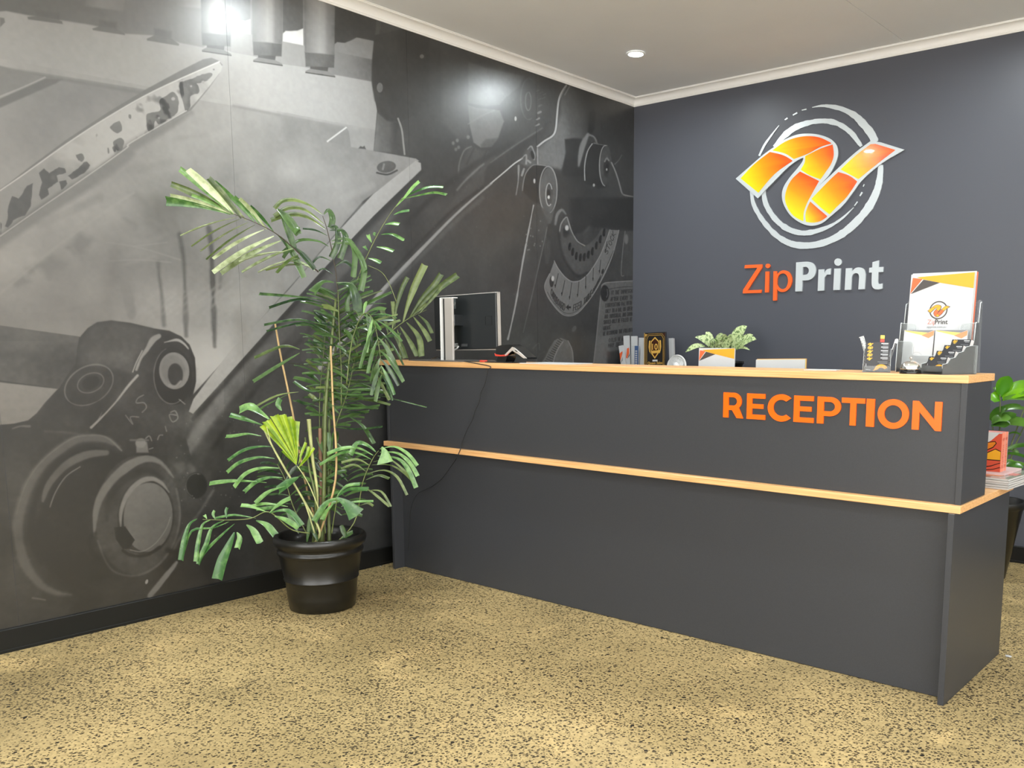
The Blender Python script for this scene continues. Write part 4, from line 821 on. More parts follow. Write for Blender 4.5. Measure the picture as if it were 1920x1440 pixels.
# payment terminal
K = lambda P: [on_plane(915+x/10.667, 635+y/10.667, 1, -2.310)[[0, 2]] for x, y in P]
term = thing('payment_terminal', 'black and silver card payment terminal with red band on a cradle beside the monitor', 'card terminal', (.86, -2.2, CT))
def slabxz(name, P, y0, y1, m, parent, bev=.0):
    v, f = outline([P], abs(y1-y0)); o = mesh_obj(name, WF(-(y0+y1)/2)(v), f, m, parent); return o
slabxz('body', K([(228, 165), (300, 138), (340, 128), (500, 118), (560, 140), (600, 172), (840, 372), (850, 400), (790, 390), (560, 246), (440, 315), (330, 335), (228, 312)]), -2.335, -2.262, M_blackg, term)
slabxz('keypad_underside', K([(585, 300), (640, 285), (830, 395), (845, 410), (620, 360)]), -2.331, -2.266, M_blackp, term)
slabxz('silver_band', K([(415, 318), (470, 262), (562, 166), (600, 178), (700, 258), (800, 345), (852, 392), (790, 392), (700, 322), (562, 236), (520, 270), (460, 322), (430, 345)]), -2.3395, -2.3352, M_silverp, term)
slabxz('red_band', K([(205, 292), (235, 312), (330, 324), (410, 318), (480, 270), (520, 262), (470, 330), (430, 350), (330, 352), (225, 346)]), -2.3385, -2.3351, M_red, term)
slabxz('speaker_slot', K([(622, 222), (672, 252), (662, 268), (618, 238)]), -2.3402, -2.3396, M_blackp, term)
slabxz('cradle', K([(258, 352), (330, 340), (440, 352), (430, 400), (400, 470), (220, 470), (232, 420)]), -2.331, -2.266, M_blackg, term)
box('cradle_plate', (.80, 1.00), (-2.345, -2.24), (CT+.0006, CT+.005), M_blackp, term, .002)
tube('plug', [(.765, -2.345, CT+.0065), (.80, -2.325, CT+.0065)], [.005, .006], M_red, term, 8)
CB = lambda P, y: [on_plane(760+a/5.54, 680+b/5.54, 1, y) for a, b in P]
cpts = [np.array([.768, -2.343, CT+.0065]), np.array([.745, -2.365, CT+.0065]), np.array([.732, -2.396, CT+.006]), np.array([.727, -2.4115, CT+.0045])]+CB([(873, 36)], -2.4145)+CB([(858, 75), (850, 115), (825, 225), (787, 305), (770, 400), (725, 500), (697, 590), (645, 690), (600, 800), (580, 880)], -2.424)+CB([(574, 893)], -2.433)+CB([(566, 915), (550, 952), (540, 972)], -2.4365)+CB([(520, 1010), (450, 1110), (400, 1180), (350, 1232), (260, 1295), (190, 1325), (120, 1370), (60, 1500), (40, 1700), (30, 1950)], -2.402)
tube('cord', catmull(cpts, 5), .0023, M_blackp, term, 6)

# loose paper
def sheet(name, c, a, b, rz, m, label, n=1):
    bm = bmesh.new()
    add_box(bm, (-a/2, a/2), (-b/2, b/2), (0, .0012*n)); bmesh.ops.transform(bm, matrix=Matrix.Translation(c) @ Matrix.Rotation(rz, 4, 'Z'), verts=bm.verts[:])
    return tag(bm_obj(name, bm, m), label, 'paper', None)
sheet('paper_sheet', (1.215, -2.255, CT), .30, .21, .03, M_paper, 'white paper sheets lying on the counter right of the payment terminal', 3)
sheet('paper_slip', (2.62, -2.21, CT), .13, .10, .2, M_paper, 'small white paper slip on the counter left of the card rack', 2)

# folder and document standing behind the counter
def stand_folder(name, x0, x1, y, z0, z1, lean, label, cover):
    t = thing(name, label, 'folder', ((x0+x1)/2, y, z0)); wd, h = x1-x0, z1-z0
    T = Matrix.Translation((x0, y, z0+.001)) @ Matrix.Rotation(-lean, 4, 'X')
    bx2('cover', (0, wd), (0, .004), (0, h), M_paper, t, T, .0004); bx2('pages', (.002, wd-.002), (.0042, .010), (0, h-.004), M_papered, t, T, 0)
    f = TF(T)((0, -.0003, 0)); cover(f, wd, h, t); return t
def corner_art(f, wd, h, t, big=True):
    P = lambda L: [(u*wd, h-v*wd) for u, v in L]
    polys = [(P([(.09, .047), (.995, .004), (.995, .25), (.47, .147), (.19, .082)]), M_amb), (P([(.03, .055), (.19, .078), (.01, .31)]), M_org), (P([(.205, .09), (.47, .147), (.02, .313)]), M_dk)]
    lx, ly, lw = .31*wd, h-.63*wd, .36*wd
    polys += mini_logo(lx, ly, lw, M_dk, M_dk)
    for P_, lo_, hi_ in panels: polys.append(([(lx+(a-148)/1139*lw, ly+(690-b_)/1139*lw) for a, b_ in P_[::2]], M_amb if P_ is not panels[3][0] and P_ is not panels[5][0] else M_org))
    polys += [(dtext('Zip', .325*wd, h-.80*wd, .105*wd), M_pink), (dtext('Print', .445*wd, h-.80*wd, .105*wd, bold=.0004), M_dk), (dtext('zipprint.com.au', .32*wd, h-.86*wd, .05*wd), M_mg)]
    decal('cover_print', f, polys, t)
stand_folder('presentation_folder', 1.872, 2.068, -1.98, .965, 1.267, .03, 'white presentation folder with orange corner print standing behind the counter before a leafy plant', corner_art)
t = thing('document_tray', 'white landscape document leaning behind the counter right of the presentation folder', 'document', (2.30, -1.95, .965))
T = Matrix.Translation((2.172, -1.96, .965)) @ Matrix.Rotation(-.05, 4, 'X') @ Matrix.Rotation(math.radians(-1.3), 4, 'Y')
bx2('sheet', (0, .245), (0, .003), (.004, .252), M_paper, t, T, .0003); bx2('yellow_sheet', (.004, .249), (.0032, .0055), (.004, .2545), M_pyel, t, T, .0003); bx2('backing_board', (.002, .250), (.0057, .009), (.004, .256), mat('brown_board', rgb(150, 100, 70), .6), t, T, .0003)

# stepped card racks
def card_rack(o, rz, wd, n, dy, dz, z0, label, cardlabels, lean=.30, th=.017):
    t = thing('card_rack', label, 'card holder', (o[0], o[1], CT))
    B = Matrix.Translation((o[0], o[1], CT+.0006)) @ Matrix.Rotation(rz, 4, 'Z')
    D = dy*(n-1)+.045
    bx2('base', (-wd/2-.004, wd/2+.004), (-.012, D), (0, .003), M_acr, t, B, 0)
    for s in (-1, 1):
        prof = [(-.012, 0)]+[(-.012, .022)]
        for k in range(n): prof += [(k*dy-.012, z0+k*dz+.026), (k*dy+.012, z0+k*dz+.030)]
        prof += [(D, z0+(n-1)*dz+.030), (D, 0)]
        v, f = outline([prof], .003); M = np.array(B)
        V = [B @ Vector((s*(wd/2+.003)+q[2], q[0], q[1])) for q in v]; mesh_obj('side_wall', V, f, M_acr, t); tube('edge_strip', [B @ Vector((s*(wd/2+.003), q[0], q[1])) for q in prof[1:]], .0009, M_acre, t, 5)
    for k in range(n):
        S = B @ Matrix.Translation((0, k*dy, z0+k*dz)) @ Matrix.Rotation(-lean, 4, 'X')
        bx2('pocket_front', (-wd/2, wd/2), (-.0022, -.0010), (.0, .020), M_acr, t, S, 0)
        bx2('pocket_floor', (-wd/2, wd/2), (-.0022, th+.001), (-.0022, -.0004), M_acr, t, S, 0)
        c = thing('business_cards', cardlabels[k], 'business cards', tuple((S @ Vector((0, 0, .0003)))), 'business card stacks in the counter racks')
        bx2('card_block', (-.043, .043), (.0008, th), (.0005, .0545), M_papered, c, S, 0)
        bx2('front_card', (-.0435, .0435), (.0001, .0007), (.0005, .055), M_card, c, S, 0)
        f = TF(S)((-.0435, -.00005, .0005))
        P = mini_logo(.006, .0435, .022, M_yel, M_pyel if k % 2 else None)
        P += [([(.056, .0482), (.082, .0482), (.082, .0514), (.056, .0514)], M_pw), ([(.062, .0437), (.082, .0437), (.082, .0451), (.062, .0451)], M_lg), ([(.046, .0345), (.082, .0345), (.082, .0362), (.046, .0362)], M_mg), ([(.052, .029), (.082, .029), (.082, .0306), (.052, .0306)], M_mg)]
        if k == 0:
            P += [([(.030, .0)]+arcpts(.060, .006, .024, 170, 20, 12, .020)+arcpts(.060, .004, .012, 20, 160, 8, .009), M_amb), ([(.004, .004), (.022, .004), (.022, .006), (.004, .006)], M_lg), ([(.004, .016), (.0055, .016), (.0055, .028), (.004, .028)], M_pw)]
        decal('card_print', f, P, c, .0001)
    return B
ORD = ['bottom', 'second', 'third', 'fourth', 'top']
BL = card_rack((2.890, -2.325), math.radians(21), .092, 5, .0135, .0135, .004, 'clear stepped rack of black business cards left of the brochure stand', ['black business cards in the %s tier of the left hand card rack' % q for q in ORD], .16, .007)
card_rack((3.119, -2.368), math.radians(-25), .092, 4, .037, .0205, .0098, 'clear stepped rack of black business cards at the right counter end', ['black business cards in the %s tier of the right hand card rack' % (ORD[q] if q < 3 else 'top') for q in range(4)], .33)
# pens behind the left rack's top tier
def stuck(name, x, tilt, L, m, label, cat, parts, w=.012, y=.095):
    T = BL @ Matrix.Translation((x, y, .0)) @ Matrix.Rotation(tilt, 4, 'Y'); t = thing(name, label, cat, tuple(T @ Vector((0, 0, .0))))
    for nm, xr, zr, mm in parts: bx2(nm, xr, (-w/3, w/3), zr, mm, t, T, .0012)
M_pat = mat('patterned_barrel', rgb(180, 186, 186), .4, var=.6, vscale=160)
stuck('marker_pen', -.020, -.30, .12, None, 'grey patterned marker pen leaning left out of the left card rack', 'pen', [('barrel', (-.008, .008), (.004, .136), M_pat), ('cap_end', (-.011, .008), (.1365, .1405), M_pw)])
stuck('lighter', .013, .02, .12, None, 'red and yellow lighter upright behind the top cards of the left rack', 'lighter', [('body', (-.008, .008), (.004, .124), M_red), ('top', (-.0082, .0082), (.1245, .139), mat('lighter_yellow', rgb(197, 177, 82), .4))])
stuck('silver_pen', .036, .26, .12, None, 'silver and black pen leaning right out of the left card rack', 'pen', [('barrel', (-.004, .004), (.004, .112), M_blackg), ('clip', (-.006, -.0045), (.085, .128), M_chrome), ('tip_cap', (-.004, .005), (.1125, .130), M_chrome)])

# counter bell
bell = thing('counter_bell', 'small chrome counter bell on a black base in front of the brochure stand', 'bell', (3.033, -2.362, CT))
bc = (3.033, -2.362, CT)
lathe('base', [(.030, 0), (.0385, 0), (.039, .004), (.037, .012), (.030, .017), (.01, .018)], M_blackg, bell, bc, 36)
lathe('dome', [(.0375, .0165)]+[(.037*math.cos(a), .0185+.029*math.sin(a)) for a in np.linspace(0, 1.45, 9)]+[(.003, .0475)], M_chrome, bell, bc, 36)
lathe('plunger', [(.0028, .046), (.0028, .054), (.0055, .055), (.0055, .060), (.003, .062)], M_chrome, bell, bc, 16)

# brochure stand
bs = thing('brochure_stand', 'clear acrylic tiered brochure stand near the right counter end', 'brochure holder', (3.09, -2.22, CT))
hx0, hx1 = 2.915, 3.196
YS = lambda y: -2.203+(y+2.35)*.55
for x in (hx0, hx1-.003):
    prof = [(-2.345, CT), (-2.350, CT+.03), (-2.335, CT+.118), (-2.318, CT+.118), (-2.300, CT+.120), (-2.285, CT+.186), (-2.262, CT+.186), (-2.225, CT+.185), (-2.205, CT+.258), (-2.180, CT+.262), (-2.165, CT+.262), (-2.150, CT+.05), (-2.140, CT)]
    prof = [(YS(a), b_) for a, b_ in prof]; v, f = outline([prof], .003); V = np.column_stack([x+.0015+v[:, 2], v[:, 0], v[:, 1]]); mesh_obj('side_wall', V, f, M_acr, bs)
    for a, b_ in ((2, 3), (5, 6), (8, 9)):
        p, q = prof[a], prof[b_]; tube('edge_strip', [(x+.0015, p[0], p[1]), (x+.0015, q[0], q[1])], .0018, M_acre, bs, 6)
    tube('edge_strip', [(x+.0015, p[0], p[1]) for p in prof[:3]], .0016, M_acre, bs, 6); tube('edge_strip', [(x+.0015, p[0], p[1]) for p in prof[4:6]], .0016, M_acre, bs, 6); tube('edge_strip', [(x+.0015, p[0], p[1]) for p in prof[7:9]], .0016, M_acre, bs, 6)
def pocket(y0, z0, h, lean, cut):
    T = Matrix.Translation((hx0, YS(y0), z0)) @ Matrix.Rotation(-lean*.7, 4, 'X'); wd = hx1-hx0
    L = [(0, 0), (wd, 0), (wd, h)]+[(wd-.03, h)]+arcpts(wd-.045, h-.015, .015, 90, 180, 5)[1:]+[(wd-.06, cut+.01)]+arcpts(wd-.07, cut+.01, .01, 0, -90, 5)[1:]+[(.07, cut)]+arcpts(.07, cut+.01, .01, -90, -180, 5)[1:]+[(.06, h-.015)]+arcpts(.045, h-.015, .015, 0, 90, 5)[1:]+[(0, h)]
    v, f = outline([L], .002); mesh_obj('pocket_front', [T @ Vector((q[0], q[2], q[1])) for q in v], f, M_acr, bs)
    tube('pocket_rim', [T @ Vector((q[0], -.001, q[1])) for q in L[2:]], .0009, M_acre, bs, 5)
pocket(-2.340, CT+.012, .105, .16, .052); pocket(-2.286, CT+.07, .115, .16, .055)
box('base', (hx0+.003, hx1-.003), (YS(-2.345), YS(-2.14)), (CT, CT+.003), M_acr, bs, 0); box('pocket_floor', (hx0+.003, hx1-.003), (YS(-2.335), YS(-2.296)), (CT+.008, CT+.010), M_acr, bs, 0); box('pocket_floor', (hx0+.003, hx1-.003), (YS(-2.27), YS(-2.19)), (CT+.066, CT+.068), M_acr, bs, 0)
T = Matrix.Translation((hx0+.003, -2.122, CT+.07)) @ Matrix.Rotation(-.07, 4, 'X'); bx2('back_panel', (0, hx1-hx0-.006), (0, .002), (0, .20), M_acr, bs, T, 0)
fo = thing('presentation_folder', 'white presentation folder with orange corner print in the acrylic brochure stand', 'folder', (3.05, -2.16, CT+.07))
for k, (dx_, dz_, m) in enumerate(((0, 0, M_paper), (.0035, .004, M_paper), (.007, .001, mat('folder_edge_orange', rgb(201, 102, 68), .5)))):
    T = Matrix.Translation((2.932+dx_, -2.154+.006*k, CT+.0695)) @ Matrix.Rotation(-.09, 4, 'X')
    bx2('cover' if k == 0 else 'inner_folder', (0, .238), (0, .0035), (0, .303+dz_), m, fo, T, .0004)
    if k == 0: corner_art(TF(T)((0, -.0003, 0)), .238, .303, fo)
def dl(x0, x1, label):
    t = thing('brochure', label, 'brochure', ((x0+x1)/2, -2.2, CT+.011), 'slim brochures in the front pocket of the stand')
    T = Matrix.Translation((x0, -2.1935, CT+.0122)) @ Matrix.Rotation(-.118, 4, 'X'); wd, h = x1-x0, .148
    bx2('cover', (0, wd), (0, .0008), (0, h), M_paper, t, T, 0); bx2('pages', (.0005, wd-.0005), (.0009, .012), (0, h-.001), M_papered, t, T, 0)
    P = lambda L: [(u*wd, h-v*wd) for u, v in L]
    pol = [(P([(.0, .005), (1, .005), (.8, .085)]), M_mg), (P([(.0, .012), (.8, .088), (.62, .175), (.06, .045)]), M_pyel), (P([(.995, .02), (.995, .17), (.83, .27), (.60, .178), (.8, .09)]), M_peach)]
    pol += mini_logo(.22*wd, h-1.02*wd, .55*wd, M_lg, M_lg)+[(P([(.12, 1.18), (.45, 1.18), (.45, 1.20), (.12, 1.20)]), M_lg), (P([(.12, 1.24), (.38, 1.24), (.38, 1.26), (.12, 1.26)]), M_lg)]
    decal('cover_print', TF(T)((0, -.0003, 0)), pol, t, .0002)
dl(2.934, 3.048, 'slim white brochure in the left half of the stand front pocket'); dl(3.053, 3.170, 'slim white brochure in the right half of the stand front pocket')

# ------------------------------------------------------------------ magazines and booklets on the worktop
M_mag = mat('magazine_cover', rgb(150, 152, 140), .2, coat=.5)
for k in range(5):
    z0 = WT+.0088*k; rz = math.radians((-4, -3, -5, -3.5, -4.5)[k])
    t = thing('magazine', 'glossy magazine in the stack overhanging the worktop end, %s of the pile' % ('bottom', 'second from the bottom', 'middle', 'second from the top', 'top')[k], 'magazine', (3.19, -1.83, z0), 'magazines stacked at the worktop end')
    T = Matrix.Translation((3.288+.002*(k % 2), -1.950+.002*(k % 3), z0)) @ Matrix.Rotation(rz, 4, 'Z')
    bx2('pages', (-.205, 0), (0, .29), (.0006, .0078), M_papered, t, T, 0); bx2('cover', (-.206, .001), (-.001, .291), (.0079, .0086), M_mag, t, T, 0)
    if k == 4:
        fr = Frame(np.array(T @ Vector((-.2, .004, .00865))), np.array(T.to_3x3() @ Vector((1, 0, 0))), np.array(T.to_3x3() @ Vector((0, 1, 0))))
        decal('cover_print', fr, [([(.005, .01), (.12, .01), (.12, .13), (.005, .13)], mat('print_brown', rgb(150, 96, 70), .4)), ([(.09, .12), (.19, .10), (.19, .17), (.10, .18)], M_pink), ([(.08, .05), (.15, .04), (.16, .08), (.09, .09)], M_peach)], t)
z0 = WT+.0088*5
sl_ = thing('booklet', 'pale pink booklet lying flat under the two red booklets', 'booklet', (3.15, -1.75, z0)); T = Matrix.Translation((3.252, -1.868, z0)) @ Matrix.Rotation(math.radians(-3), 4, 'Z')
bx2('pages', (-.15, 0), (0, .21), (.0004, .0088), mat('pale_pink_paper', rgb(201, 175, 175), .5), sl_, T, .0003)
M_redb = mat('red_orange_cover', rgb(194, 78, 56), .35, coat=.3); M_reds = mat('salmon_spine', rgb(226, 134, 106), .4)
M_blk = mat('print_black', rgb(40, 22, 20), .4)
for k in range(2):
    t = thing('booklet', 'red booklet standing on edge beside the desk, %s of the pair' % ('front one' if k == 0 else 'rear one'), 'booklet', (3.13, -1.82+.041*k, z0+.009), 'red booklets standing on the magazines')
    y0 = -1.842+.041*k; x1_ = 3.226
    T = Matrix.Translation((x1_, y0, z0+.0092)) @ Matrix.Rotation(math.radians(-2), 4, 'Z'); hh = .158+.0*k
    bx2('pages', (-.115, -.001), (.0015, .0375), (0, hh-.002), M_papered, t, T, 0); bx2('cover', (-.116, .0), (0, .0014), (0, hh), M_redb, t, T, 0); bx2('back_cover', (-.116, 0), (.0376, .039), (0, hh), M_redb, t, T, 0)
    bx2('spine', (.0, .0015), (0, .039), (0, hh), M_reds, t, T, .0003)
    if k == 0:
        f = TF(T)((-.116, -.0001, 0)); P = []
        P.append(([(0, hh), (.0, .09), (.05, .108), (.075, .125), (.105, hh-.003), (.1155, hh-.003), (.1155, hh)], M_pw))
        P.append(([(.06, .045), (.1155, .045), (.1155, .085), (.095, .094), (.06, .075)], M_blk)); P.append(([(.064, .049), (.1145, .049), (.1145, .082), (.094, .090), (.064, .073)], M_amb))
        P.append(([(.05, .078), (.085, .096), (.098, .115), (.092, .124), (.06, .118), (.05, .11)], M_blk)); P.append(([(.052, .083), (.083, .1), (.094, .115), (.09, .121), (.062, .115), (.052, .108)], mat('print_deep_orange', rgb(204, 119, 34), .4)))
        P.append(([(.04, .012), (.08, .020), (.1155, .036), (.1155, .039), (.08, .024), (.04, .016)], M_blk)); P.append(([(.05, .002), (.09, .008), (.1155, .018), (.1155, .021), (.09, .011), (.05, .005)], M_blk))
        decal('cover_print', f, P, t)
    R3 = np.array(T.to_3x3()); f = Frame(np.array(T @ Vector((.0016, .0, 0))), R3 @ np.array([0, 1., 0]), R3 @ np.array([0, 0, 1.]))
    v, q = text2d('ZipPrint', .030); v = v.copy(); vv = np.column_stack([.028-v[:, 1]*.9, .012+v[:, 0], v[:, 2]*0]); 
    decal('spine_print', f, [([(.0, 0), (.0022, 0), (.0022, hh), (.0, hh)], M_pink), ([(.0365, 0), (.039, 0), (.039, hh), (.0365, hh)], M_pw), ((vv, list(q)), M_redb)]+[(w_, M_redb) for w_ in mini_logo(.006, .128, .026)[0][:1]], t)

# ------------------------------------------------------------------ low cabinet at the back wall with its things
CZ = 1.04
cab = thing('storage_cabinet', 'low charcoal storage cabinet along the back wall behind the reception desk', 'cabinet', (1.0, -.26, 0))
box('body', (.03, 1.75), (-.46, -.02), (.08, CZ-.025), M_lam, cab); box('top', (.02, 1.76), (-.475, -.018), (CZ-.025, CZ), M_lam, cab); box('plinth', (.05, 1.73), (-.43, -.04), (0, .08), M_blackp, cab)
for k in range(4):
    d_ = box('door', (.035+.43*k, .455+.43*k), (-.479, -.461), (.09, CZ-.03), M_lam, cab); tube('handle', [(.42+.43*k-.0*k, -.479, .75), (.42+.43*k, -.495, .76), (.42+.43*k, -.495, .86), (.42+.43*k, -.479, .87)], .004, M_silverp, d_, 6)
def leaflet_(name, x0, x1, top, y, lean, label, m=M_paper, prints=None, th=.012):
    t = thing(name, label, 'brochure', ((x0+x1)/2, y, CZ)); T = Matrix.Translation((x0, y, CZ)) @ Matrix.Rotation(lean, 4, 'Y')
    bx2('cover', (0, x1-x0), (0, .001), (0, top-CZ), m, t, T, 0); bx2('pages', (.001, x1-x0-.001), (.0012, th), (0, top-CZ-.002), M_papered, t, T, 0)
    if prints: decal('cover_print', TF(T)((0, -.0003, 0)), prints, t)
leaflet_('brochure', .075, .118, 1.262, -.225, -.16, 'thin white leaflet leaning left at the left end of the back shelf row', prints=[([(.0, .11), (.03, .165), (.03, .18), (.0, .165)], M_org), ([(.0, .09), (.03, .14), (.02, .11)], M_dk)])
leaflet_('brochure', .082, .135, 1.335, -.20, -.06, 'tall white brochure with orange corner near the left end of the back shelf row', prints=[([(.018, .13), (.030, .20), (.050, .205), (.050, .165), (.028, .125)], M_org), ([(.03, .12), (.052, .165), (.052, .145)], M_dk)])
leaflet_('brochure', .135, .19, 1.333, -.19, -.02, 'tall blank white brochure standing in the middle of the back shelf row')
leaflet_('brochure', .185, .245, 1.322, -.175, .02, 'white brochure behind the blue striped catalogue', prints=None)
leaflet_('catalogue', .172, .196, 1.262, -.235, .0, 'grey spined catalogue beside the blue striped one', m=M_lg)
leaflet_('catalogue', .198, .232, 1.262, -.235, .0, 'blue and white striped catalogue left of the thick white book', m=mat('catalogue_blue', rgb(64, 88, 128), .4), prints=[([(.006, .05+.016*k), (.024, .05+.016*k), (.024, .06+.016*k), (.006, .06+.016*k)], M_lg) for k in range(9)])
leaflet_('book', .238, .302, 1.312, -.225, .04, 'thick white book between the striped catalogue and the award plaque', th=.03)
leaflet_('book', .47, .510, 1.318, -.17, -.05, 'white book edge showing right of the award plaque', th=.02)
# award plaque
T = Matrix.Translation((.318, -.275, CZ)) @ Matrix.Rotation(-.05, 4, 'X') @ Matrix.Rotation(-.04, 4, 'Y'); pw, ph = .186, .316
aw = thing('award_plaque', 'black award plaque with gold shield and frame lines standing on the back shelf', 'plaque', (.40, -.27, CZ))
bx2('board', (0, pw), (0, .012), (0, ph), mat('plaque_black', rgb(26, 22, 20), .3), aw, T, .001); bx2('gold_edge', (-.004, -.0002), (.0, .012), (0, ph), M_gold, aw, T, 0)
def frame_line(o, wd, m):
    a, b_, c_ = o, pw-o, .028+o*.4
    outer = [(a, .0), (a, ph-c_-o*.5), (c_, ph-o), (pw-c_, ph-o), (b_, ph-c_-o*.5), (b_, .0)]; inner = [(b_-wd, 0), (b_-wd, ph-c_-o*.5-wd*.4), (pw-c_-wd*.4, ph-o-wd), (c_+wd*.4, ph-o-wd), (a+wd, ph-c_-o*.5-wd*.4), (a+wd, 0)]
    return (outer+inner, m)
cx_, cy_ = pw*.50, .212
sh = lambda s: [(cx_, cy_+.072*s), (cx_+.035*s, cy_+.042*s), (cx_+.037*s, cy_-.02*s), (cx_+.03*s, cy_-.05*s), (cx_, cy_-.085*s), (cx_-.03*s, cy_-.05*s), (cx_-.037*s, cy_-.02*s), (cx_-.035*s, cy_+.042*s)]
decal('plaque_print', TF(T)((0, -.0003, 0)), [frame_line(.009, .0018, M_gold), frame_line(.019, .0028, M_gold), ([(.006, ph-.03), (.024, ph-.012), (.006, ph-.008)], M_gold), ([(pw-.006, ph-.034), (pw-.026, ph-.010), (pw-.006, ph-.008)], M_cop), ([(cx_-.052, cy_+.045), (cx_-.040, cy_+.048), (cx_-.044, cy_-.02), (cx_-.036, cy_-.05), (cx_-.050, cy_-.03), (cx_-.056, cy_)], M_gold), ([(cx_+.052, cy_+.045), (cx_+.040, cy_+.048), (cx_+.044, cy_-.02), (cx_+.036, cy_-.05), (cx_+.050, cy_-.03), (cx_+.056, cy_)], M_gold),
      (sh(1.0), M_gold), (sh(.85), M_cop), (dtext('10', cx_, cy_-.020, .062, 'c', bold=.001), M_gold), ([(cx_-.03, cy_-.047), (cx_+.046, cy_-.043), (cx_+.046, cy_-.024), (cx_-.03, cy_-.027)], M_gold), ([(cx_-.02, cy_-.104), (cx_+.024, cy_-.104), (cx_+.024, cy_-.092), (cx_-.02, cy_-.092)], M_pw), (dtext('Queen Sales', cx_+.002, cy_-.1235, .026, 'c', bold=.0004), M_gold)], aw)
# fan
fan = thing('desk_fan', 'small round white desk fan between the award plaque and the plant', 'fan', (.618, -.27, CZ))
fc = Vector((.612, -.29, 1.122)); FT = Matrix.Translation(fc) @ Matrix.Rotation(math.radians(-6), 4, 'X')
bm = bmesh.new()
def ringbm(bm, r, y, t=.0016, n=40):
    vs_ = [[FT @ Vector(((r+t*math.cos(b))*math.cos(a), y+t*math.sin(b), (r+t*math.cos(b))*math.sin(a))) for b in (0, 2.1, 4.2)] for a in np.linspace(0, 2*math.pi, n, endpoint=False)]
    vv = [[bm.verts.new(q) for q in row] for row in vs_]
    for i in range(n):
        for j in range(3): bm.faces.new((vv[i][j], vv[(i+1) % n][j], vv[(i+1) % n][(j+1) % 3], vv[i][(j+1) % 3]))
for r in (.030, .038, .046, .054, .062, .070): ringbm(bm, r, -.018+.010*(r/.07)**3)
ringbm(bm, .076, .0, .005); bm_obj('front_grille', bm, M_white, fan)
bm = bmesh.new()
for a in np.linspace(0, 2*math.pi, 16, endpoint=False):
    p0, p1 = FT @ Vector((.022*math.cos(a), -.018, .022*math.sin(a))), FT @ Vector((.074*math.cos(a), -.006, .074*math.sin(a))); d = (p1-p0).normalized(); s = d.cross(Vector((0, 1, 0)))*.0012
    bm.faces.new([bm.verts.new(q) for q in (p0-s, p1-s, p1+s, p0+s)])
bm_obj('grille_spokes', bm, M_white, fan)
XR = Matrix.Rotation(math.radians(84), 3, 'X')
lathe('hub_cap', [(.001, .024), (.024, .022), (.026, .016), (.026, .010)], M_white, fan, fc, 28, axis=XR)
lathe('rear_housing', [(.078, -.006), (.080, .004), (.076, .012), (.074, .004), (.072, -.014), (.05, -.022), (.001, -.024)], M_white, fan, fc, 36, axis=XR)
for k in range(4):
    a0 = k*math.pi/2; V = [FT @ Vector((r*math.cos(a0+o), yv, r*math.sin(a0+o))) for r, o, yv in ((.02, 0, -.006), (.02, .7, .002), (.060, .9, .006), (.064, .35, -.004), (.05, -.05, -.01))]; mesh_obj('blade', V, [(0, 1, 2, 3, 4)], M_white, fan)
lathe('base', [(.045, 0), (.048, .004), (.040, .012), (.012, .018), (.010, .03)], M_white, fan, (.612, -.26, CZ), 28)
tube('neck', [(.612, -.26, CZ+.018), (.612, -.262, CZ+.05), (.612, -.272, CZ+.072)], .009, M_white, fan, 8)
# scraps on the floor
def scrap(x, y, label, s):
    bm = bmesh.new(); bmesh.ops.create_icosphere(bm, subdivisions=1, radius=s)
    for v in bm.verts: v.co = Vector((v.co.x*R.uniform(.8, 1.5), v.co.y*R.uniform(.7, 1.1), v.co.z*.35+s*.32))
    bmesh.ops.translate(bm, vec=(x, y, 0), verts=bm.verts[:]); tag(bm_obj('paper_scrap', bm, M_paper), label, 'scrap')
scrap(3.283, -1.757, 'white paper scrap on the floor at the right desk end', .013); scrap(.036, -2.463, 'tiny white scrap on the floor by the skirting behind the palm pot', .005)
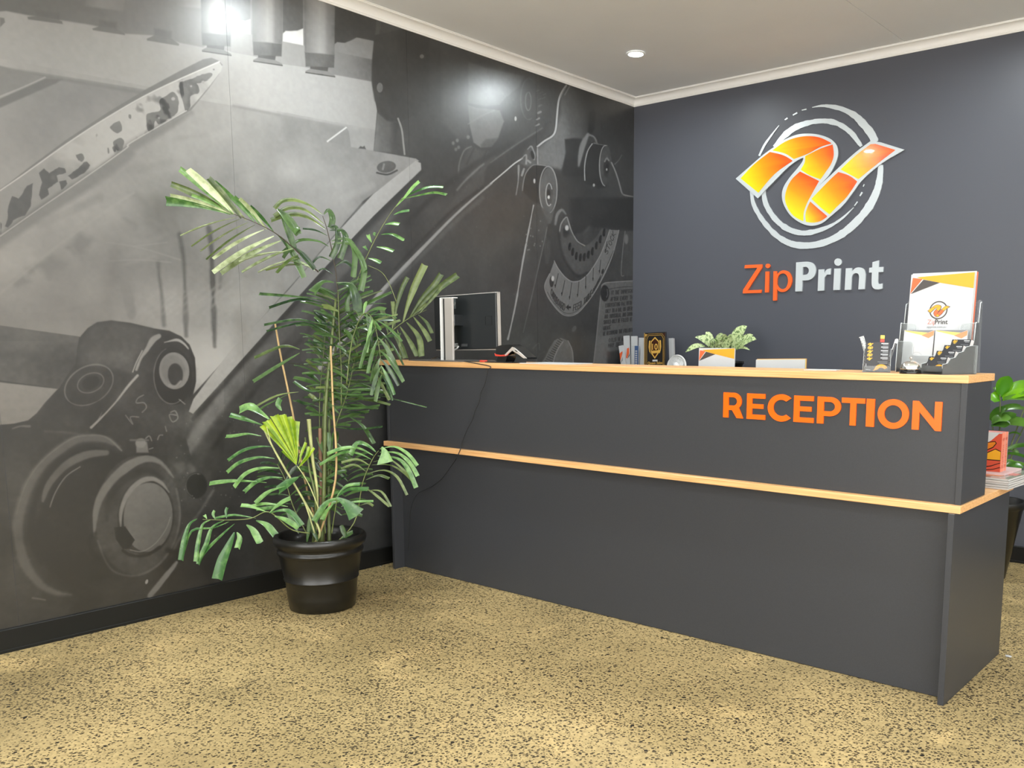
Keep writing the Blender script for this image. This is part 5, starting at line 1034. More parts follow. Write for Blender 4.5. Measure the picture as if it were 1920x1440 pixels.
# ------------------------------------------------------------------ plants
def leaf_mat(name, c0, c1, back, rough=.30, vein=0., scale=30):
    m = bpy.data.materials.new(name); m.use_nodes = True; nt = m.node_tree; b = nt.nodes['Principled BSDF']
    oi = nt.nodes.new('ShaderNodeObjectInfo'); geo = nt.nodes.new('ShaderNodeNewGeometry'); tc = nt.nodes.new('ShaderNodeTexCoord')
    n = nt.nodes.new('ShaderNodeTexNoise'); n.inputs['Scale'].default_value = scale; n.inputs['Detail'].default_value = 3; nt.links.new(tc.outputs['Object'], n.inputs['Vector'])
    r = nt.nodes.new('ShaderNodeValToRGB'); r.color_ramp.elements[0].position = .3; r.color_ramp.elements[1].position = .72
    r.color_ramp.elements[0].color = (*c0, 1); r.color_ramp.elements[1].color = (*c1, 1)
    ad = nt.nodes.new('ShaderNodeMath'); ad.operation = 'MULTIPLY_ADD'; ad.inputs[1].default_value = .45; nt.links.new(oi.outputs['Random'], ad.inputs[0])
    sb = nt.nodes.new('ShaderNodeMath'); sb.operation = 'SUBTRACT'; sb.inputs[1].default_value = .22; nt.links.new(n.outputs['Fac'], sb.inputs[0]); nt.links.new(sb.outputs[0], ad.inputs[2])
    nt.links.new(ad.outputs[0], r.inputs['Fac'])
    mx = nt.nodes.new('ShaderNodeMix'); mx.data_type = 'RGBA'; nt.links.new(geo.outputs['Backfacing'], mx.inputs[0]); nt.links.new(r.outputs['Color'], mx.inputs[6]); mx.inputs[7].default_value = (*back, 1)
    nt.links.new(mx.outputs[2], b.inputs['Base Color']); b.inputs['Roughness'].default_value = rough; b.inputs['Specular IOR Level'].default_value = .5
    tr = nt.nodes.new('ShaderNodeBsdfTranslucent'); nt.links.new(mx.outputs[2], tr.inputs[0]); ms = nt.nodes.new('ShaderNodeMixShader'); ms.inputs[0].default_value = .10
    nt.links.new(b.outputs[0], ms.inputs[1]); nt.links.new(tr.outputs[0], ms.inputs[2]); nt.links.new(ms.outputs[0], nt.nodes['Material Output'].inputs[0])
    return m
M_leaf = leaf_mat('palm_leaf', rgb(34, 56, 32), rgb(78, 106, 58), rgb(120, 140, 92), .24)
M_leafp = leaf_mat('palm_leaf_pale', rgb(120, 134, 84), rgb(206, 216, 176), rgb(200, 212, 170), .30)
M_leafy = leaf_mat('palm_leaf_olive', rgb(64, 82, 38), rgb(112, 126, 72), rgb(160, 168, 120), .30)
M_leafb = leaf_mat('palm_leaf_bright', rgb(58, 98, 48), rgb(122, 160, 92), rgb(140, 170, 110), .26)
M_leafg = leaf_mat('young_leaf', rgb(104, 138, 16), rgb(164, 186, 48), rgb(170, 190, 60), .35)
M_stem = mat('palm_stem', rgb(92, 104, 56), .45, var=.25, vscale=25)
M_rach = mat('palm_rachis', rgb(112, 122, 70), .45, var=.2, vscale=25)
M_rachd = mat('palm_rachis_dark', rgb(58, 48, 34), .45, var=.2, vscale=25)
M_cane = mat('bamboo_cane', rgb(186, 156, 108), .55, var=.2, vscale=18)
M_dead = mat('dry_sheath', rgb(140, 106, 84), .7, var=.3, vscale=20)
M_pale = mat('pale_sheath', rgb(176, 178, 120), .5, var=.2, vscale=20)
M_pot = mat('black_pot', rgb(22, 21, 18), .30, bump=.05, bscale=90, spec=.5)
M_soil = mat('dark_soil', rgb(34, 28, 22), .9, bump=.8, bscale=80, var=.4, vscale=50)
D0 = 4.374
PC = np.array([.448, -3.128, 0.])
def P3(x, y, off=0.0, xmin=.03):
    d = ray(x, y); t = D0+off; p = CAM+d*t
    if p[0] < xmin: t = (xmin-CAM[0])/d[0]; p = CAM+d*t
    return p
G = np.array([0, 0, -1.])
def unit(v): return v/(np.linalg.norm(v)+1e-12)
def blade(name, C, W, m, parent, nrm, crease=.25, tip='cut', seed=0, xmin=.006):
    """leaf along centre points C with half widths W; nrm = facing hint"""
    C = np.array(C, float); n = len(C); r = random.Random(seed); V = []
    for i in range(n):
        t = unit(C[min(i+1, n-1)]-C[max(i-1, 0)]); s = unit(np.cross(t, nrm)); q = unit(np.cross(s, t)); w = W[i]
        a, b_, c = C[i]-s*w+q*w*crease, C[i].copy(), C[i]+s*w+q*w*crease
        if i == n-1 and tip == 'cut':
            L = w*.6; a = a+t*L*r.uniform(-.2, .6); b_ = b_+t*L*r.uniform(-.4, .3); c = c+t*L*r.uniform(-.4, .5)
        V += [a, b_, c]
    V = np.array(V); V[:, 0] = np.maximum(V[:, 0], xmin)
    F = []
    for i in range(n-1):
        k = 3*i; F += [(k, k+1, k+4, k+3), (k+1, k+2, k+5, k+4)]
    return mesh_obj(name, V, F, m, parent, True, True)
NL = [0]
def leaflet(parent, base, d, L, wmax, droop, m, nrm, seed, prof='cut', curl=None):
    r = random.Random(seed); n = 8; C = []; W = []
    for i in range(n):
        t = i/(n-1); p = base+d*(L*t)+G*(droop*L*t*t)+(curl*(t*t) if curl is not None else 0); C.append(p)
        if prof == 'cut': w = (.16+.84*min(1, t/.55)**.9)*(1-.25*max(0, t-.7)/.3)
        elif prof == 'fish': w = .10+.90*t**1.25
        else: w = math.sin(math.pi*min(1, .08+t*.95))**.7
        W.append(wmax*w)
    NL[0] += 1
    return blade('leaflet', C, W, m, parent, nrm, .22, 'cut' if prof != 'point' else 'p', seed)
palm = thing('potted_palm', 'tall potted palm in a black pot on the floor left of the desk', 'potted plant', tuple(PC))
PR = .174
prof = [(.118, 0), (.124, .004), (.131, .06), (.1365, .125), (.1375, .1265), (.1405, .1265), (.142, .131), (.140, .134), (.149, .19), (.1555, .235), (.157, .238), (.161, .2395), (.162, .247), (.1605, .254), (.157, .257), (.159, .266), (.162, .272), (.170, .278), (.1745, .292), (.1735, .306), (.168, .314), (.160, .316), (.154, .311), (.151, .295), (.147, .262)]
KR, KZ = 1.25, 1.16
prof = [(a*KR, b_*KZ) for a, b_ in prof]
lathe('pot', prof, M_pot, palm, PC, 64)
lathe('soil', [(.001, .268*KZ), (.09*KR, .266*KZ), (.1475*KR, .262*KZ), (.1475*KR, .255*KZ), (.001, .25*KZ)], M_soil, palm, PC, 32)
def stem(name, pts, r0, r1, m, n=6):
    q = catmull([P3(*p) if len(p) == 3 else P3(p[0], p[1]) for p in pts], n)
    return tube(name, q, np.linspace(r0, r1, len(q)).tolist(), m, palm, 7)
def base_(dx=0., dy=0.): return (0, 0, 0)
SOIL = lambda dx, dy: np.array([PC[0]+dx, PC[1]+dy, .300])
def stem3(name, first, pts, r0, r1, m):
    q = catmull([first]+[P3(*p) for p in pts], 6); return tube(name, q, np.linspace(r0, r1, len(q)).tolist(), m, palm, 7)
# trunks and canes
stem3('stem', SOIL(.01, .0), [(608, 900, .0), (611, 760, .0), (622, 640, .0), (630, 560, 0)], .011, .006, M_stem)
stem3('stem', SOIL(.03, .03), [(616, 900, .05), (620, 740, .06), (634, 620, .05)], .010, .005, M_stem)
stem3('stem', SOIL(-.03, .02), [(604, 920, .03), (606, 800, .05), (612, 700, .06)], .009, .006, M_stem)
stem3('stem', SOIL(-.02, -.03), [(592, 940, -.04), (580, 880, -.05), (572, 820, -.05)], .007, .004, M_stem)
stem3('bamboo_cane', SOIL(.02, -.05), [(629, 900, -.06), (624, 750, -.05), (620, 649, -.04)], .0055, .0045, M_cane)
stem3('bamboo_cane', SOIL(-.05, .05), [(576, 920, .08), (548, 770, .08), (527, 670, .08), (516, 607, .08)], .0055, .0045, M_cane)
stem3('cut_stem', SOIL(-.01, .02), [(603, 930, .02), (601, 860, .02), (600, 803, .02)], .011, .0085, M_dead)
stem3('dry_sheath', SOIL(-.02, -.02), [(595, 930, -.03), (586, 860, -.04), (581, 810, -.04), (579, 786, -.04)], .005, .0105, M_pale)
stem3('petiole', SOIL(-.03, -.04), [(600, 1000, -.06), (575, 948, -.07), (535, 880, -.10), (507, 830, -.12), (494, 803, -.12)], .006, .004, M_pale)
def frond(pts, m=M_rach, r0=.0045, r1=.0015, first=None):
    P = [P3(*p) for p in pts]
    if first is not None: P = [first]+P
    q = catmull(P, 6); o = tube('frond', q, np.linspace(r0, r1, len(q)).tolist(), m, palm, 6); o['_q'] = 1
    return o, q
def lf(fr, x0, y0, o0, x1, y1, o1, wpx, m, droop=.0, prof='cut', bow=0.0, face=None, seed=None):
    """leaflet between two measured points (drawing coords + depth offset), width wpx, bow = upward arch in metres"""
    a, b_ = P3(x0, y0, o0), P3(x1, y1, o1); L = np.linalg.norm(b_-a); s = D0/FPX; n = 8; C = []; W = []
    for i in range(n):
        t = i/(n-1); C.append(a*(1-t)+b_*t-G*(bow*4*t*(1-t)))
        if prof == 'cut': w = (.18+.82*min(1, t/.5)**.9)*(1-.2*max(0, t-.7)/.3)
        elif prof == 'fish': w = .10+.90*t**1.2
        else: w = max(.04, math.sin(math.pi*min(1, .08+t*.93))**.7)
        W.append(wpx*s*w/2)
    NL[0] += 1; sd = NL[0] if seed is None else seed
    nr = -AF*.9+AU*.5 if face is None else face
    return blade('leaflet', C, W, m, fr, nr, .45, 'cut' if prof != 'point' else 'p', sd)
def auto(fr, q, n, t0, t1, Ll, Lr, ang, droop, w, m, seed, jit=.12, sides='lr', prof='cut', ms=None):
    r = random.Random(seed); N = len(q)
    for k in range(n):
        t = t0+(t1-t0)*(k+.5)/n; i = t*(N-1); i0 = min(int(i), N-2); p = q[i0]*(1-(i-i0))+q[i0+1]*(i-i0); T = unit(q[min(i0+2, N-1)]-q[max(i0-1, 0)])
        S = unit(np.cross(T, AF))                      # to the right of the growth direction, seen from the front
        for sd in sides:
            L = (Ll if sd == 'l' else Lr)*(1-.35*abs(2*(k+.5)/n-1))*r.uniform(.82, 1.12)
            if L <= 0: continue
            a = math.radians(ang*(1-.35*k/n)+r.uniform(-9, 9)); sg = -1 if sd == 'l' else 1
            d = unit(T*math.cos(a)+S*sg*math.sin(a)+AF*r.uniform(-jit, jit)*2.4)
            nr = unit(-AF*r.uniform(.3, 1)+AU*r.uniform(.4, 1.2)+S*r.uniform(-.5, .5))
            leaflet(fr, p+T*r.uniform(-.006, .006), d, L, w*r.uniform(.8, 1.15), droop*r.uniform(.6, 1.3), (r.choice(ms) if ms else m), nr, seed*100+k*2+(sd == 'l'), prof)
# 1: big frond to the upper left (individually measured)
f1, q1 = frond([(597, 510, -.05), (570, 484, -.10), (548, 463, -.15), (516, 437, -.22), (478, 417, -.28), (437, 401, -.33)], M_rachd, .0035, .0015)
for a in ((437, 402, 338, 317, 12, 'cut'), (440, 402, 354, 318, 14, 'cut'), (435, 401, 321, 345, 12, 'cut'), (434, 401, 319, 366, 9, 'cut'), (432, 402, 313, 376, 17, 'fish'), (425, 398, 360, 366, 7, 'cut'), (452, 410, 391, 334, 11, 'cut'), (462, 413, 400, 352, 9, 'cut'), (478, 417, 402, 340, 8, 'cut'), (488, 422, 440, 368, 7, 'cut'), (500, 430, 450, 372, 8, 'cut'), (515, 437, 470, 386, 7, 'cut'),
          (443, 408, 339, 443, 9, 'cut'), (450, 411, 360, 463, 9, 'cut'), (466, 417, 377, 472, 10, 'cut'), (478, 422, 388, 488, 11, 'cut'), (495, 431, 401, 486, 11, 'cut'), (514, 443, 401, 513, 17, 'cut'), (527, 452, 417, 515, 20, 'cut'), (532, 472, 450, 492, 13, 'cut'), (551, 466, 455, 512, 14, 'cut'), (565, 484, 484, 512, 10, 'cut'), (578, 496, 500, 508, 11, 'cut'), (590, 508, 540, 490, 16, 'cut'), (560, 478, 520, 512, 9, 'cut')):
    x0, y0, x1, y1, w_, pr = a; r_ = R.uniform(-.03, .03)
    o0 = -.05-.28*min(1, max(0, (600-x0)/165)); up = y1 < y0-20
    lf(f1, x0, y0, o0, x1, y1, o0-.06+r_, w_, R.choice([M_leafp, M_leafp, M_leafy] if not up else [M_leafy, M_leafb, M_leafp]), prof=pr, bow=.008, face=unit(-AF*.5+AU*(1.0 if not up else -.3)+AR*R.uniform(-.2, .5)))
for a in ((520, 440, 560, 490, 9), (535, 450, 570, 520, 12), (548, 462, 590, 505, 10), (520, 392, 560, 440, 16), (525, 395, 552, 465, 12), (552, 440, 563, 430, 10), (550, 470, 532, 485, 10)): lf(f1, a[0], a[1], -.12, a[2], a[3], -.10, a[4], M_leaf, bow=.01)
# 2: central frond
f2, q2 = frond([(638, 640, .0), (634, 560, .0), (628, 500, -.02), (615, 437, -.03), (605, 405, -.03)], M_rachd, .0042, .0015)
def arcl(fr, pts, w, m, prof='cut', off=0., face=None, tw=None):
    q = catmull([P3(p[0], p[1], (p[2] if len(p) > 2 else off)) for p in pts], 4); n = len(q); s = D0/FPX; W = []
    for i in range(n):
        t = i/(n-1)
        W.append(w*s*.43*((.12+.88*min(1, t/.6)) if prof == 'cut' else (.1+.9*t**1.3) if prof == 'fish' else max(.05, math.sin(math.pi*min(1, .06+.94*t)))))
    NL[0] += 1; return blade('leaflet', q, W, m, fr, (-AF*.8+AU*.6) if face is None else face, .4, 'cut', NL[0])
for P, w_ in (([(604, 402), (580, 385), (553, 376), (530, 378), (516, 391)], 11), ([(607, 420), (572, 394), (540, 391), (515, 406)], 11), ([(611, 430), (577, 408), (545, 403), (509, 414)], 12), ([(614, 442), (592, 432), (568, 429)], 5), ([(616, 462), (595, 452), (560, 452), (530, 474)], 8), ([(622, 490), (600, 482), (586, 494)], 5), ([(626, 515), (608, 504), (598, 508)], 4)): arcl(f2, P, w_, M_leafy if w_ > 9 else M_leaf, off=-.03, face=-AF+AU*.4)
for P, w_ in (([(607, 402), (616, 394), (623, 410), (620, 428)], 13), ([(614, 425), (630, 426), (633, 455), (621, 484)], 13), ([(618, 432), (640, 432), (648, 450), (637, 486)], 13), ([(622, 452), (650, 448), (665, 472), (662, 520)], 12), ([(622, 458), (658, 458), (682, 500), (676, 545)], 13), ([(628, 500), (645, 490), (660, 500)], 8), ([(630, 530), (660, 535), (672, 565), (676, 590)], 13), ([(632, 545), (655, 540), (650, 570), (652, 584)], 10)): arcl(f2, P, w_, M_leaf, off=-.05, face=-AF+AR*.5)
arcl(f2, [(626, 530), (606, 530), (588, 550)], 26, M_leaf, 'fish', -.06, -AF+AU*.8); arcl(f2, [(633, 534), (655, 536), (668, 560), (672, 586)], 20, M_leaf, 'cut', -.06)
# 3: right upper frond
f3, q3 = frond([(660, 560, .03), (672, 520, .03), (685, 487, .02), (708, 440, .0), (731, 402, -.02), (755, 370, -.03)], M_rach, .003, .001)
for P, w_ in (([(742, 388), (758, 372), (775, 352), (787, 341)], 10), ([(748, 378), (775, 362), (805, 352), (831, 352)], 9), ([(752, 374), (785, 367), (815, 362), (837, 366)], 8), ([(738, 403), (752, 398), (767, 396)], 9), ([(722, 421), (735, 420), (748, 422)], 11), ([(714, 440), (735, 440), (757, 451)], 9), ([(706, 463), (720, 466), (737, 472)], 10), ([(690, 484), (702, 488), (714, 494)], 10), ([(697, 455), (692, 446), (690, 440)], 8), ([(690, 470), (684, 464), (683, 462)], 8), ([(704, 443), (702, 440), (704, 436)], 7)): arcl(f3, P, w_, M_leafb, off=0.)
stem('stem_thread', [(690, 498, .02), (715, 510, .02), (730, 532, .02), (744, 568, .02)], .0016, .0016, M_rach, 5)
# 4: frond reaching behind the monitor
f4, q4 = frond([(660, 690, .10), (705, 647, .35), (749, 609, .55), (778, 591, .62), (800, 581, .66)], M_rach, .0035, .0013)
for P, w_ in (([(755, 606), (765, 570), (778, 535), (796, 497)], 17), ([(766, 598), (790, 560), (812, 536), (827, 514)], 14), ([(772, 594), (800, 560), (830, 535), (858, 516)], 16), ([(740, 616), (742, 580), (752, 545), (764, 520)], 11), ([(728, 628), (722, 600), (715, 580)], 12), ([(735, 622), (738, 590), (736, 565)], 10), ([(786, 588), (810, 560), (835, 530)], 9), ([(760, 602), (780, 585), (800, 570)], 7)): arcl(f4, P, w_, M_leafy, off=.60, face=-AF+AR*.4)
for P, w_ in (([(722, 636), (728, 652), (726, 672)], 10), ([(736, 625), (750, 645), (760, 672)], 14), ([(750, 612), (768, 640), (782, 668)], 12), ([(762, 604), (785, 632), (790, 668)], 15), ([(775, 594), (795, 620), (806, 640)], 12), ([(784, 590), (800, 605), (810, 625)], 9), ([(745, 618), (752, 650), (752, 670)], 10)): arcl(f4, P, w_, M_leafy, off=.62, face=-AF+AR*.3)
# 5: dense middle of the plant
MS = [M_leaf, M_leaf, M_leafy]
f5, q5 = frond([(640, 760, .02), (640, 690, .0), (636, 620, -.02), (634, 545, -.02)], M_stem, .004, .002)
auto(f5, q5, 13, .05, 1.0, .34, .16, 78, .16, .0115, M_leaf, 5, ms=MS)
f6, q6 = frond([(650, 720, -.04), (660, 640, -.05), (680, 590, -.08), (700, 600, -.10), (712, 660, -.12), (716, 705, -.12)], M_stem, .0035, .0012)
auto(f6, q6, 12, .25, 1.0, .12, .15, 50, .55, .010, M_leaf, 6, ms=[M_leaf, M_leaf, M_leafb])
f7, q7 = frond([(620, 900, .04), (624, 820, .04), (650, 740, .02), (668, 660, .0), (676, 600, .0)], M_stem, .004, .0015)
auto(f7, q7, 12, .30, 1.0, .20, .15, 62, .22, .0105, M_leaf, 7, ms=[M_leaf])
f8, q8 = frond([(606, 900, .06), (600, 820, .06), (600, 740, .05), (606, 670, .03), (612, 600, .02)], M_stem, .004, .0015)
auto(f8, q8, 10, .35, 1.0, .26, .12, 60, .15, .0105, M_leaf, 8, ms=MS)
for P, w_ in (([(560, 668), (530, 676), (495, 690), (476, 672)], 0), ([(562, 655), (530, 650), (478, 672)], 10), ([(562, 662), (530, 682), (476, 716)], 11), ([(640, 700), (690, 690), (732, 720)], 7), ([(660, 695), (700, 700), (730, 750)], 7), ([(700, 690), (722, 705), (728, 722)], 7), ([(705, 740), (745, 750), (800, 764)], 3), ([(600, 560), (540, 556), (486, 552)], 9), ([(610, 570), (560, 562), (505, 578)], 9), ([(615, 612), (560, 600), (496, 610)], 8), ([(620, 625), (570, 606), (500, 622)], 7), ([(640, 612), (680, 605), (700, 625)], 9), ([(560, 735), (520, 742), (476, 765)], 6), ([(540, 740), (500, 760), (480, 775)], 6)):
    if w_: arcl(f8, P, w_, R.choice(MS), off=-.04)
for P, w_ in (([(620, 735), (660, 742), (705, 740)], 12), ([(620, 760), (665, 768), (712, 762)], 13), ([(622, 800), (670, 806), (716, 802)], 11), ([(610, 730), (580, 735), (550, 716)], 11), ([(606, 745), (580, 760), (556, 752)], 11), ([(640, 690), (680, 676), (702, 684)], 12), ([(655, 782), (680, 800), (700, 832)], 11)): arcl(f7, P, w_, M_leaf, off=-.06, face=-AF*.5+AU)
# 9: right lower arching frond
f9, q9 = frond([(664, 980, -.02), (680, 905, -.05), (698, 862, -.07), (710, 845, -.08)], M_rach, .0033, .0014, SOIL(.10, -.03))
arcl(f9, [(716, 838), (722, 850), (724, 867)], 36, M_leafb, 'fish', -.12, -AF+AU*.3)
for P, w_ in (([(712, 842), (740, 838), (765, 852), (782, 873)], 8), ([(712, 848), (745, 850), (768, 868), (783, 893)], 9), ([(708, 855), (745, 860), (765, 880), (780, 914)], 10), ([(700, 866), (730, 862), (755, 880), (775, 900)], 5), ([(697, 872), (730, 872), (755, 885), (776, 905)], 5), ([(690, 888), (720, 882), (745, 895), (763, 928)], 6), ([(686, 900), (710, 892), (730, 898)], 7), ([(684, 915), (700, 925), (730, 950)], 6), ([(690, 920), (715, 922), (733, 950)], 5), ([(675, 948), (690, 944), (700, 949)], 6),
              ([(705, 848), (690, 836), (670, 832), (658, 854)], 12), ([(700, 854), (670, 840), (640, 842), (614, 852)], 10), ([(697, 862), (670, 850), (640, 850), (600, 872)], 8), ([(692, 872), (670, 862), (640, 868)], 7), ([(686, 884), (665, 872), (640, 880)], 7)): arcl(f9, P, w_, M_leafb if w_ > 7 else M_leafy, off=-.09)
# 10: left lower frond of long leaflets
f10, q10 = frond([(590, 1000, -.08), (570, 940, -.10), (540, 890, -.13), (512, 840, -.16), (500, 800, -.17)], M_pale, .004, .0018)
for P, w_ in (([(513, 838), (485, 838), (455, 846), (428, 864)], 9), ([(515, 860), (485, 858), (450, 868), (427, 886)], 10), ([(524, 878), (490, 878), (460, 890), (440, 914)], 11), ([(530, 896), (505, 896), (480, 905), (459, 923)], 11), ([(535, 912), (510, 920), (495, 930), (480, 944)], 12), ([(505, 786), (485, 772), (468, 764), (450, 771)], 20), ([(492, 797), (470, 790), (450, 784), (432, 779)], 12), ([(490, 818), (465, 814), (440, 818), (423, 819)], 9), ([(528, 770), (522, 760), (527, 748)], 13), ([(500, 905), (450, 902), (410, 905), (393, 908)], 11), ([(560, 895), (545, 905), (524, 920)], 22), ([(545, 930), (520, 950), (482, 955)], 9), ([(540, 950), (500, 945), (470, 950)], 8)): arcl(f10, P, w_, M_leafb, off=-.15)
# 11: young folded leaf
f11, q11 = frond([(600, 960, -.10), (580, 910, -.12), (562, 880, -.13), (557, 874, -.13)], M_pale, .003, .002)
tips = [(492, 797), (497, 790), (505, 786), (512, 780), (520, 777), (528, 777), (535, 778), (542, 782), (549, 786), (556, 790)]
for k, (x, y) in enumerate(tips):
    a = np.array([557-.4*k*0, 873]); lf(f11, 556+.2*k, 872-1.5*k, -.14, x, y, -.15+.008*(k % 2), 11, M_leafg, prof='fish', bow=.004, face=-AF+AR*(.6 if k % 2 else -.6))
for P in ([(556, 872), (545, 860), (530, 845)], [(560, 870), (566, 850), (574, 830)], [(562, 872), (575, 855), (580, 838)], [(560, 876), (572, 864), (590, 840)]): arcl(f11, P, 7, M_leafg, off=-.13)
# 12: low frond reaching out to the left over the pot
f12, q12 = frond([(580, 1000, -.14), (545, 992, -.20), (505, 960, -.25), (470, 972, -.28), (430, 975, -.31), (380, 974, -.34)], M_rach, .0033, .0012)
for P, w_ in (([(370, 973), (355, 985), (345, 1020), (340, 1050)], 12), ([(395, 975), (380, 985), (372, 1020), (368, 1052)], 10), ([(420, 976), (398, 990), (388, 1020), (371, 1056)], 11), ([(440, 982), (420, 1000), (385, 1035), (372, 1058)], 9), ([(440, 998), (432, 1020), (418, 1055), (410, 1084)], 24), ([(444, 998), (450, 1010), (446, 1028)], 13), ([(462, 984), (475, 995), (488, 1018)], 14), ([(480, 976), (500, 985), (516, 1003)], 14), ([(404, 974), (400, 965), (403, 958)], 7), ([(425, 972), (424, 960), (427, 952)], 7), ([(388, 973), (385, 968), (383, 966)], 6), ([(480, 972), (440, 966), (405, 972)], 6), ([(515, 968), (535, 975), (560, 990)], 12), ([(505, 962), (540, 958), (566, 985)], 11), ([(505, 962), (525, 945), (545, 935)], 11), ([(430, 978), (400, 990), (360, 996), (344, 1040)], 6), ([(500, 960), (470, 950), (452, 948)], 9)): arcl(f12, P, w_, M_leafb, off=-.27)
# 13: low leaves in the centre
f13, q13 = frond([(622, 1000, -.06), (628, 960, -.10), (632, 935, -.12)], M_rach, .003, .0015)
arcl(f13, [(630, 933), (650, 945), (668, 965)], 38, M_leafb, 'fish', -.14, -AF+AU*.4)
for P, w_ in (([(632, 934), (612, 945), (590, 978)], 15), ([(632, 932), (655, 918), (690, 918)], 10), ([(632, 930), (650, 912), (675, 908)], 9), ([(625, 945), (612, 960), (605, 975)], 12), ([(640, 950), (660, 942), (700, 940)], 6)): arcl(f13, P, w_, M_leafb, off=-.12)
f14, q14 = frond([(610, 1000, .0), (606, 930, .0), (608, 870, .0), (630, 840, -.02)], M_rach, .003, .0015)
auto(f14, q14, 10, .2, 1.0, .17, .17, 60, .2, .011, M_leaf, 14, ms=[M_leaf, M_leafb])
f15, q15 = frond([(575, 1000, .02), (550, 950, .03), (535, 900, .03), (520, 870, .03)], M_rach, .003, .0015)
auto(f15, q15, 8, .2, 1.0, .14, .15, 62, .25, .011, M_leaf, 15, ms=[M_leaf])
for (x, y, x1, y1) in ((560, 1000, 540, 960), (575, 1020, 585, 960), (596, 1015, 585, 985), (640, 1010, 662, 998), (650, 1012, 640, 985)):
    lf(f13, x, y, -.05, x1, y1, -.06, 9, M_leaf)
print('leaflets', NL[0])
# the crowded inner leaflets that cannot be told apart: one part
V_, F_ = [], []
_mk = mesh_obj
def mesh_obj(name, verts, faces, m, parent=None, world=True, smooth=False):
    if name == 'leaflet':
        b_ = len(V_); V_.extend([tuple(v) for v in verts]); F_.extend([tuple(b_+i for i in f) for f in faces]); return None
    return _mk(name, verts, faces, m, parent, world, smooth)
for (pts, n, t0, t1, Ll, Lr, ang, dr, sd) in (([(636, 790, .06), (634, 690, .05), (630, 600, .03), (628, 550, .02)], 20, .0, 1., .30, .20, 75, .22, 31), ([(614, 830, .08), (616, 740, .08), (622, 660, .06), (640, 600, .04)], 18, .1, 1., .24, .22, 68, .28, 32), ([(650, 760, .02), (660, 690, .0), (676, 620, -.02)], 14, .0, 1., .14, .16, 60, .5, 33), ([(600, 960, .05), (596, 900, .06), (590, 850, .06)], 10, .0, 1., .16, .16, 60, .3, 34), ([(640, 970, .04), (650, 910, .05), (660, 860, .05)], 10, .0, 1., .15, .18, 60, .3, 35)):
    auto(palm, catmull([P3(*p) for p in pts], 6), n, t0, t1, Ll, Lr, ang, dr, .0105, M_leaf, sd, jit=.22)
o_ = _mk('inner_leaflets', V_, F_, M_leaf, palm, True, True); o_['kind'] = 'stuff'
mesh_obj = _mk

# plant with mottled leaves at the back wall
def mottled():
    m = bpy.data.materials.new('mottled_leaf'); m.use_nodes = True; nt = m.node_tree; b = nt.nodes['Principled BSDF']
    tc = nt.nodes.new('ShaderNodeTexCoord'); n = nt.nodes.new('ShaderNodeTexNoise'); n.inputs['Scale'].default_value = 75; n.inputs['Detail'].default_value = 3; n.inputs['Roughness'].default_value = .6
    r = nt.nodes.new('ShaderNodeValToRGB'); e = r.color_ramp.elements; e[0].position = .40; e[0].color = (*rgb(84, 116, 62), 1); e[1].position = .50; e[1].color = (*rgb(196, 212, 156), 1)
    nt.links.new(tc.outputs['Object'], n.inputs['Vector']); nt.links.new(n.outputs['Fac'], r.inputs['Fac']); nt.links.new(r.outputs['Color'], b.inputs['Base Color']); b.inputs['Roughness'].default_value = .4; return m
M_mot = mottled(); M_cream = mat('leaf_midrib', rgb(214, 222, 170), .5)
PX2 = (1.00, -.27)
ag = thing('potted_plant', 'low plant with mottled silver green leaves in a black pot at the back wall', 'potted plant', (PX2[0], PX2[1], CZ))
lathe('pot', [(.085, 0), (.090, .004), (.118, .105), (.124, .106), (.125, .122), (.118, .124), (.112, .10)], M_pot, ag, (PX2[0], PX2[1], CZ), 40)
lathe('soil', [(.001, .100), (.111, .098), (.108, .09), (.001, .09)], M_soil, ag, (PX2[0], PX2[1], CZ), 24)
DP = 0
def PA(x, y, dy=0.): return on_plane(1280+x/8, 600+y/8, 1, PX2[1]+dy)
for (bx_, by_, tx, ty, w_, dy) in ((450, 420, 345, 180, 75, -.04), (400, 400, 185, 260, 52, -.03), (430, 410, 262, 238, 60, .03), (490, 410, 605, 215, 72, -.06), (640, 440, 650, 215, 120, -.08), (690, 420, 738, 222, 62, -.02), (720, 400, 965, 92, 120, .05), (760, 410, 905, 190, 130, -.02), (840, 330, 1062, 228, 30, .08), (760, 450, 1105, 292, 125, -.06), (740, 470, 1010, 452, 34, -.09), (330, 400, 45, 482, 62, -.05), (560, 430, 560, 300, 80, -.10), (740, 440, 895, 308, 90, -.10), (520, 430, 470, 320, 70, -.08), (600, 430, 590, 260, 70, .0), (450, 430, 380, 340, 60, -.10)):
    a, b_ = PA(bx_, by_, dy*.4), PA(tx, ty, dy); n = 9; s = 1/8/225; C = []; W = []
    for i in range(n):
        t = i/(n-1); C.append(a*(1-t)+b_*t-G*(.02*4*t*(1-t))); W.append(w_*s*.62*max(.03, math.sin(math.pi*min(1, .05+.95*t))**.8))
    lo = blade('leaf', C, W, M_mot, ag, unit(-AF+AU*.5+AR*R.uniform(-.3, .3)), .25, 'p', 3, -9)
    tube('leaf_stalk', [np.array([PX2[0]+(a[0]-PX2[0])*.25, PX2[1], CZ+.1]), (a+np.array([PX2[0], PX2[1], a[2]-.02]))/2, a], .003, M_leafy, lo, 5)

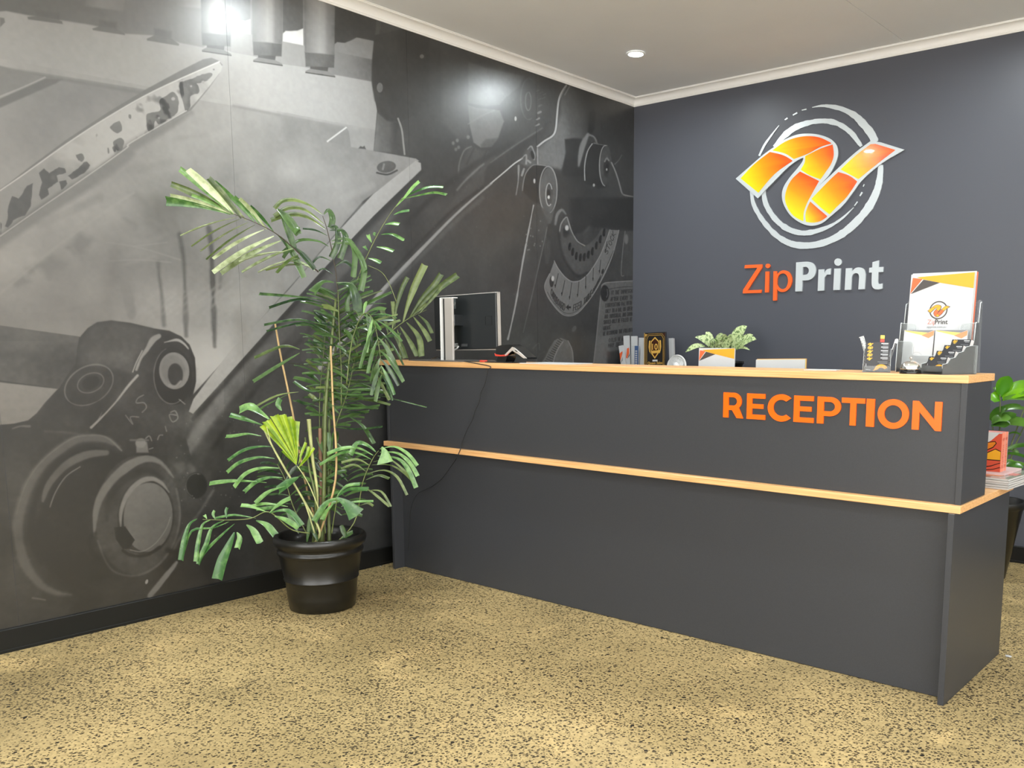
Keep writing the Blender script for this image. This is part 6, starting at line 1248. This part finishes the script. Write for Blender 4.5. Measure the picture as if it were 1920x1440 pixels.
# tall planter in the back right corner
TP = (2.855, -.45)
tp = thing('potted_plant', 'bright green broad leaved plant in a tall tapered black planter behind the desk end', 'potted plant', (TP[0], TP[1], 0))
lathe('planter', [(.066, 0), (.070, .004), (.138, .395), (.146, .398), (.153, .41), (.153, .432), (.148, .44), (.138, .438), (.132, .40)], M_pot, tp, (TP[0], TP[1], 0), 48)
lathe('soil', [(.001, .40), (.131, .398), (.128, .39), (.001, .39)], M_soil, tp, (TP[0], TP[1], 0), 24)
M_br = leaf_mat('bright_leaf', rgb(62, 124, 8), rgb(116, 172, 20), rgb(130, 180, 50), .25, scale=12)
M_br2 = leaf_mat('deep_leaf', rgb(46, 88, 22), rgb(90, 130, 50), rgb(120, 150, 80), .25, scale=12)
def PB(x, y, dy=0.): return on_plane(1835+x/6, 690+y/6, 1, TP[1]+dy)
hub = {}
for k, (hx, hy, dy) in enumerate(((240, 300, -.05), (560, 330, .05), (150, 590, .0), (560, 560, .05), (300, 930, -.02), (260, 1080, -.05))):
    h3 = PB(hx, hy, dy); q = catmull([np.array([TP[0]+.02*(k-2.5), TP[1], .39]), np.array([(TP[0]+h3[0])/2, (TP[1]+h3[1])/2, .39+(h3[2]-.39)*.62]), h3], 8)
    hub[k] = tube('leaf_stem', q, np.linspace(.005, .003, len(q)).tolist(), M_stem, tp, 6)
for (k, bx_, by_, tx, ty, w_, m, dy) in ((0, 270, 320, 285, 95, 110, M_br, -.05), (0, 260, 330, 180, 240, 90, M_br2, .0), (0, 240, 340, 150, 370, 70, M_br, -.08), (0, 250, 310, 180, 215, 60, M_br2, .05), (1, 290, 310, 620, 215, 110, M_br, -.03), (1, 270, 345, 640, 280, 70, M_br, -.06), (1, 290, 345, 620, 370, 50, M_br2, -.08), (1, 260, 355, 520, 345, 40, M_br2, -.02), (2, 140, 590, 300, 470, 70, M_br2, -.05), (2, 150, 600, 340, 590, 80, M_br2, -.08), (2, 140, 600, 420, 540, 60, M_br2, .0), (2, 150, 620, 320, 660, 100, M_br2, -.06), (3, 240, 470, 560, 470, 30, M_br2, .06), (3, 300, 560, 640, 690, 50, M_br2, .03), (3, 300, 610, 600, 660, 70, M_br2, -.03), (3, 200, 500, 470, 430, 40, M_br2, .08), (3, 340, 740, 480, 760, 14, M_br2, .02),
                                         (4, 320, 910, 620, 880, 30, M_br2, .0), (4, 330, 910, 450, 970, 30, M_br2, .04), (4, 300, 960, 600, 1040, 22, M_br2, .02), (5, 280, 1080, 400, 1060, 26, M_br2, -.02), (5, 290, 1090, 490, 1135, 48, M_br2, -.05), (5, 290, 1075, 560, 1110, 26, M_br2, .0)):
    a, b_ = PB(bx_, by_, dy*.5), PB(tx, ty, dy); n = 8; s = 1/6/225; C = []; W = []
    for i in range(n):
        t = i/(n-1); C.append(a*(1-t)+b_*t-G*(.012*4*t*(1-t))); W.append(w_*s*.6*max(.06, math.sin(math.pi*min(1, .10+.80*t))**.6))
    blade('leaf', C, W, m, hub[k], unit(-AF+AU*.5), .2, 'p', 5, -9)
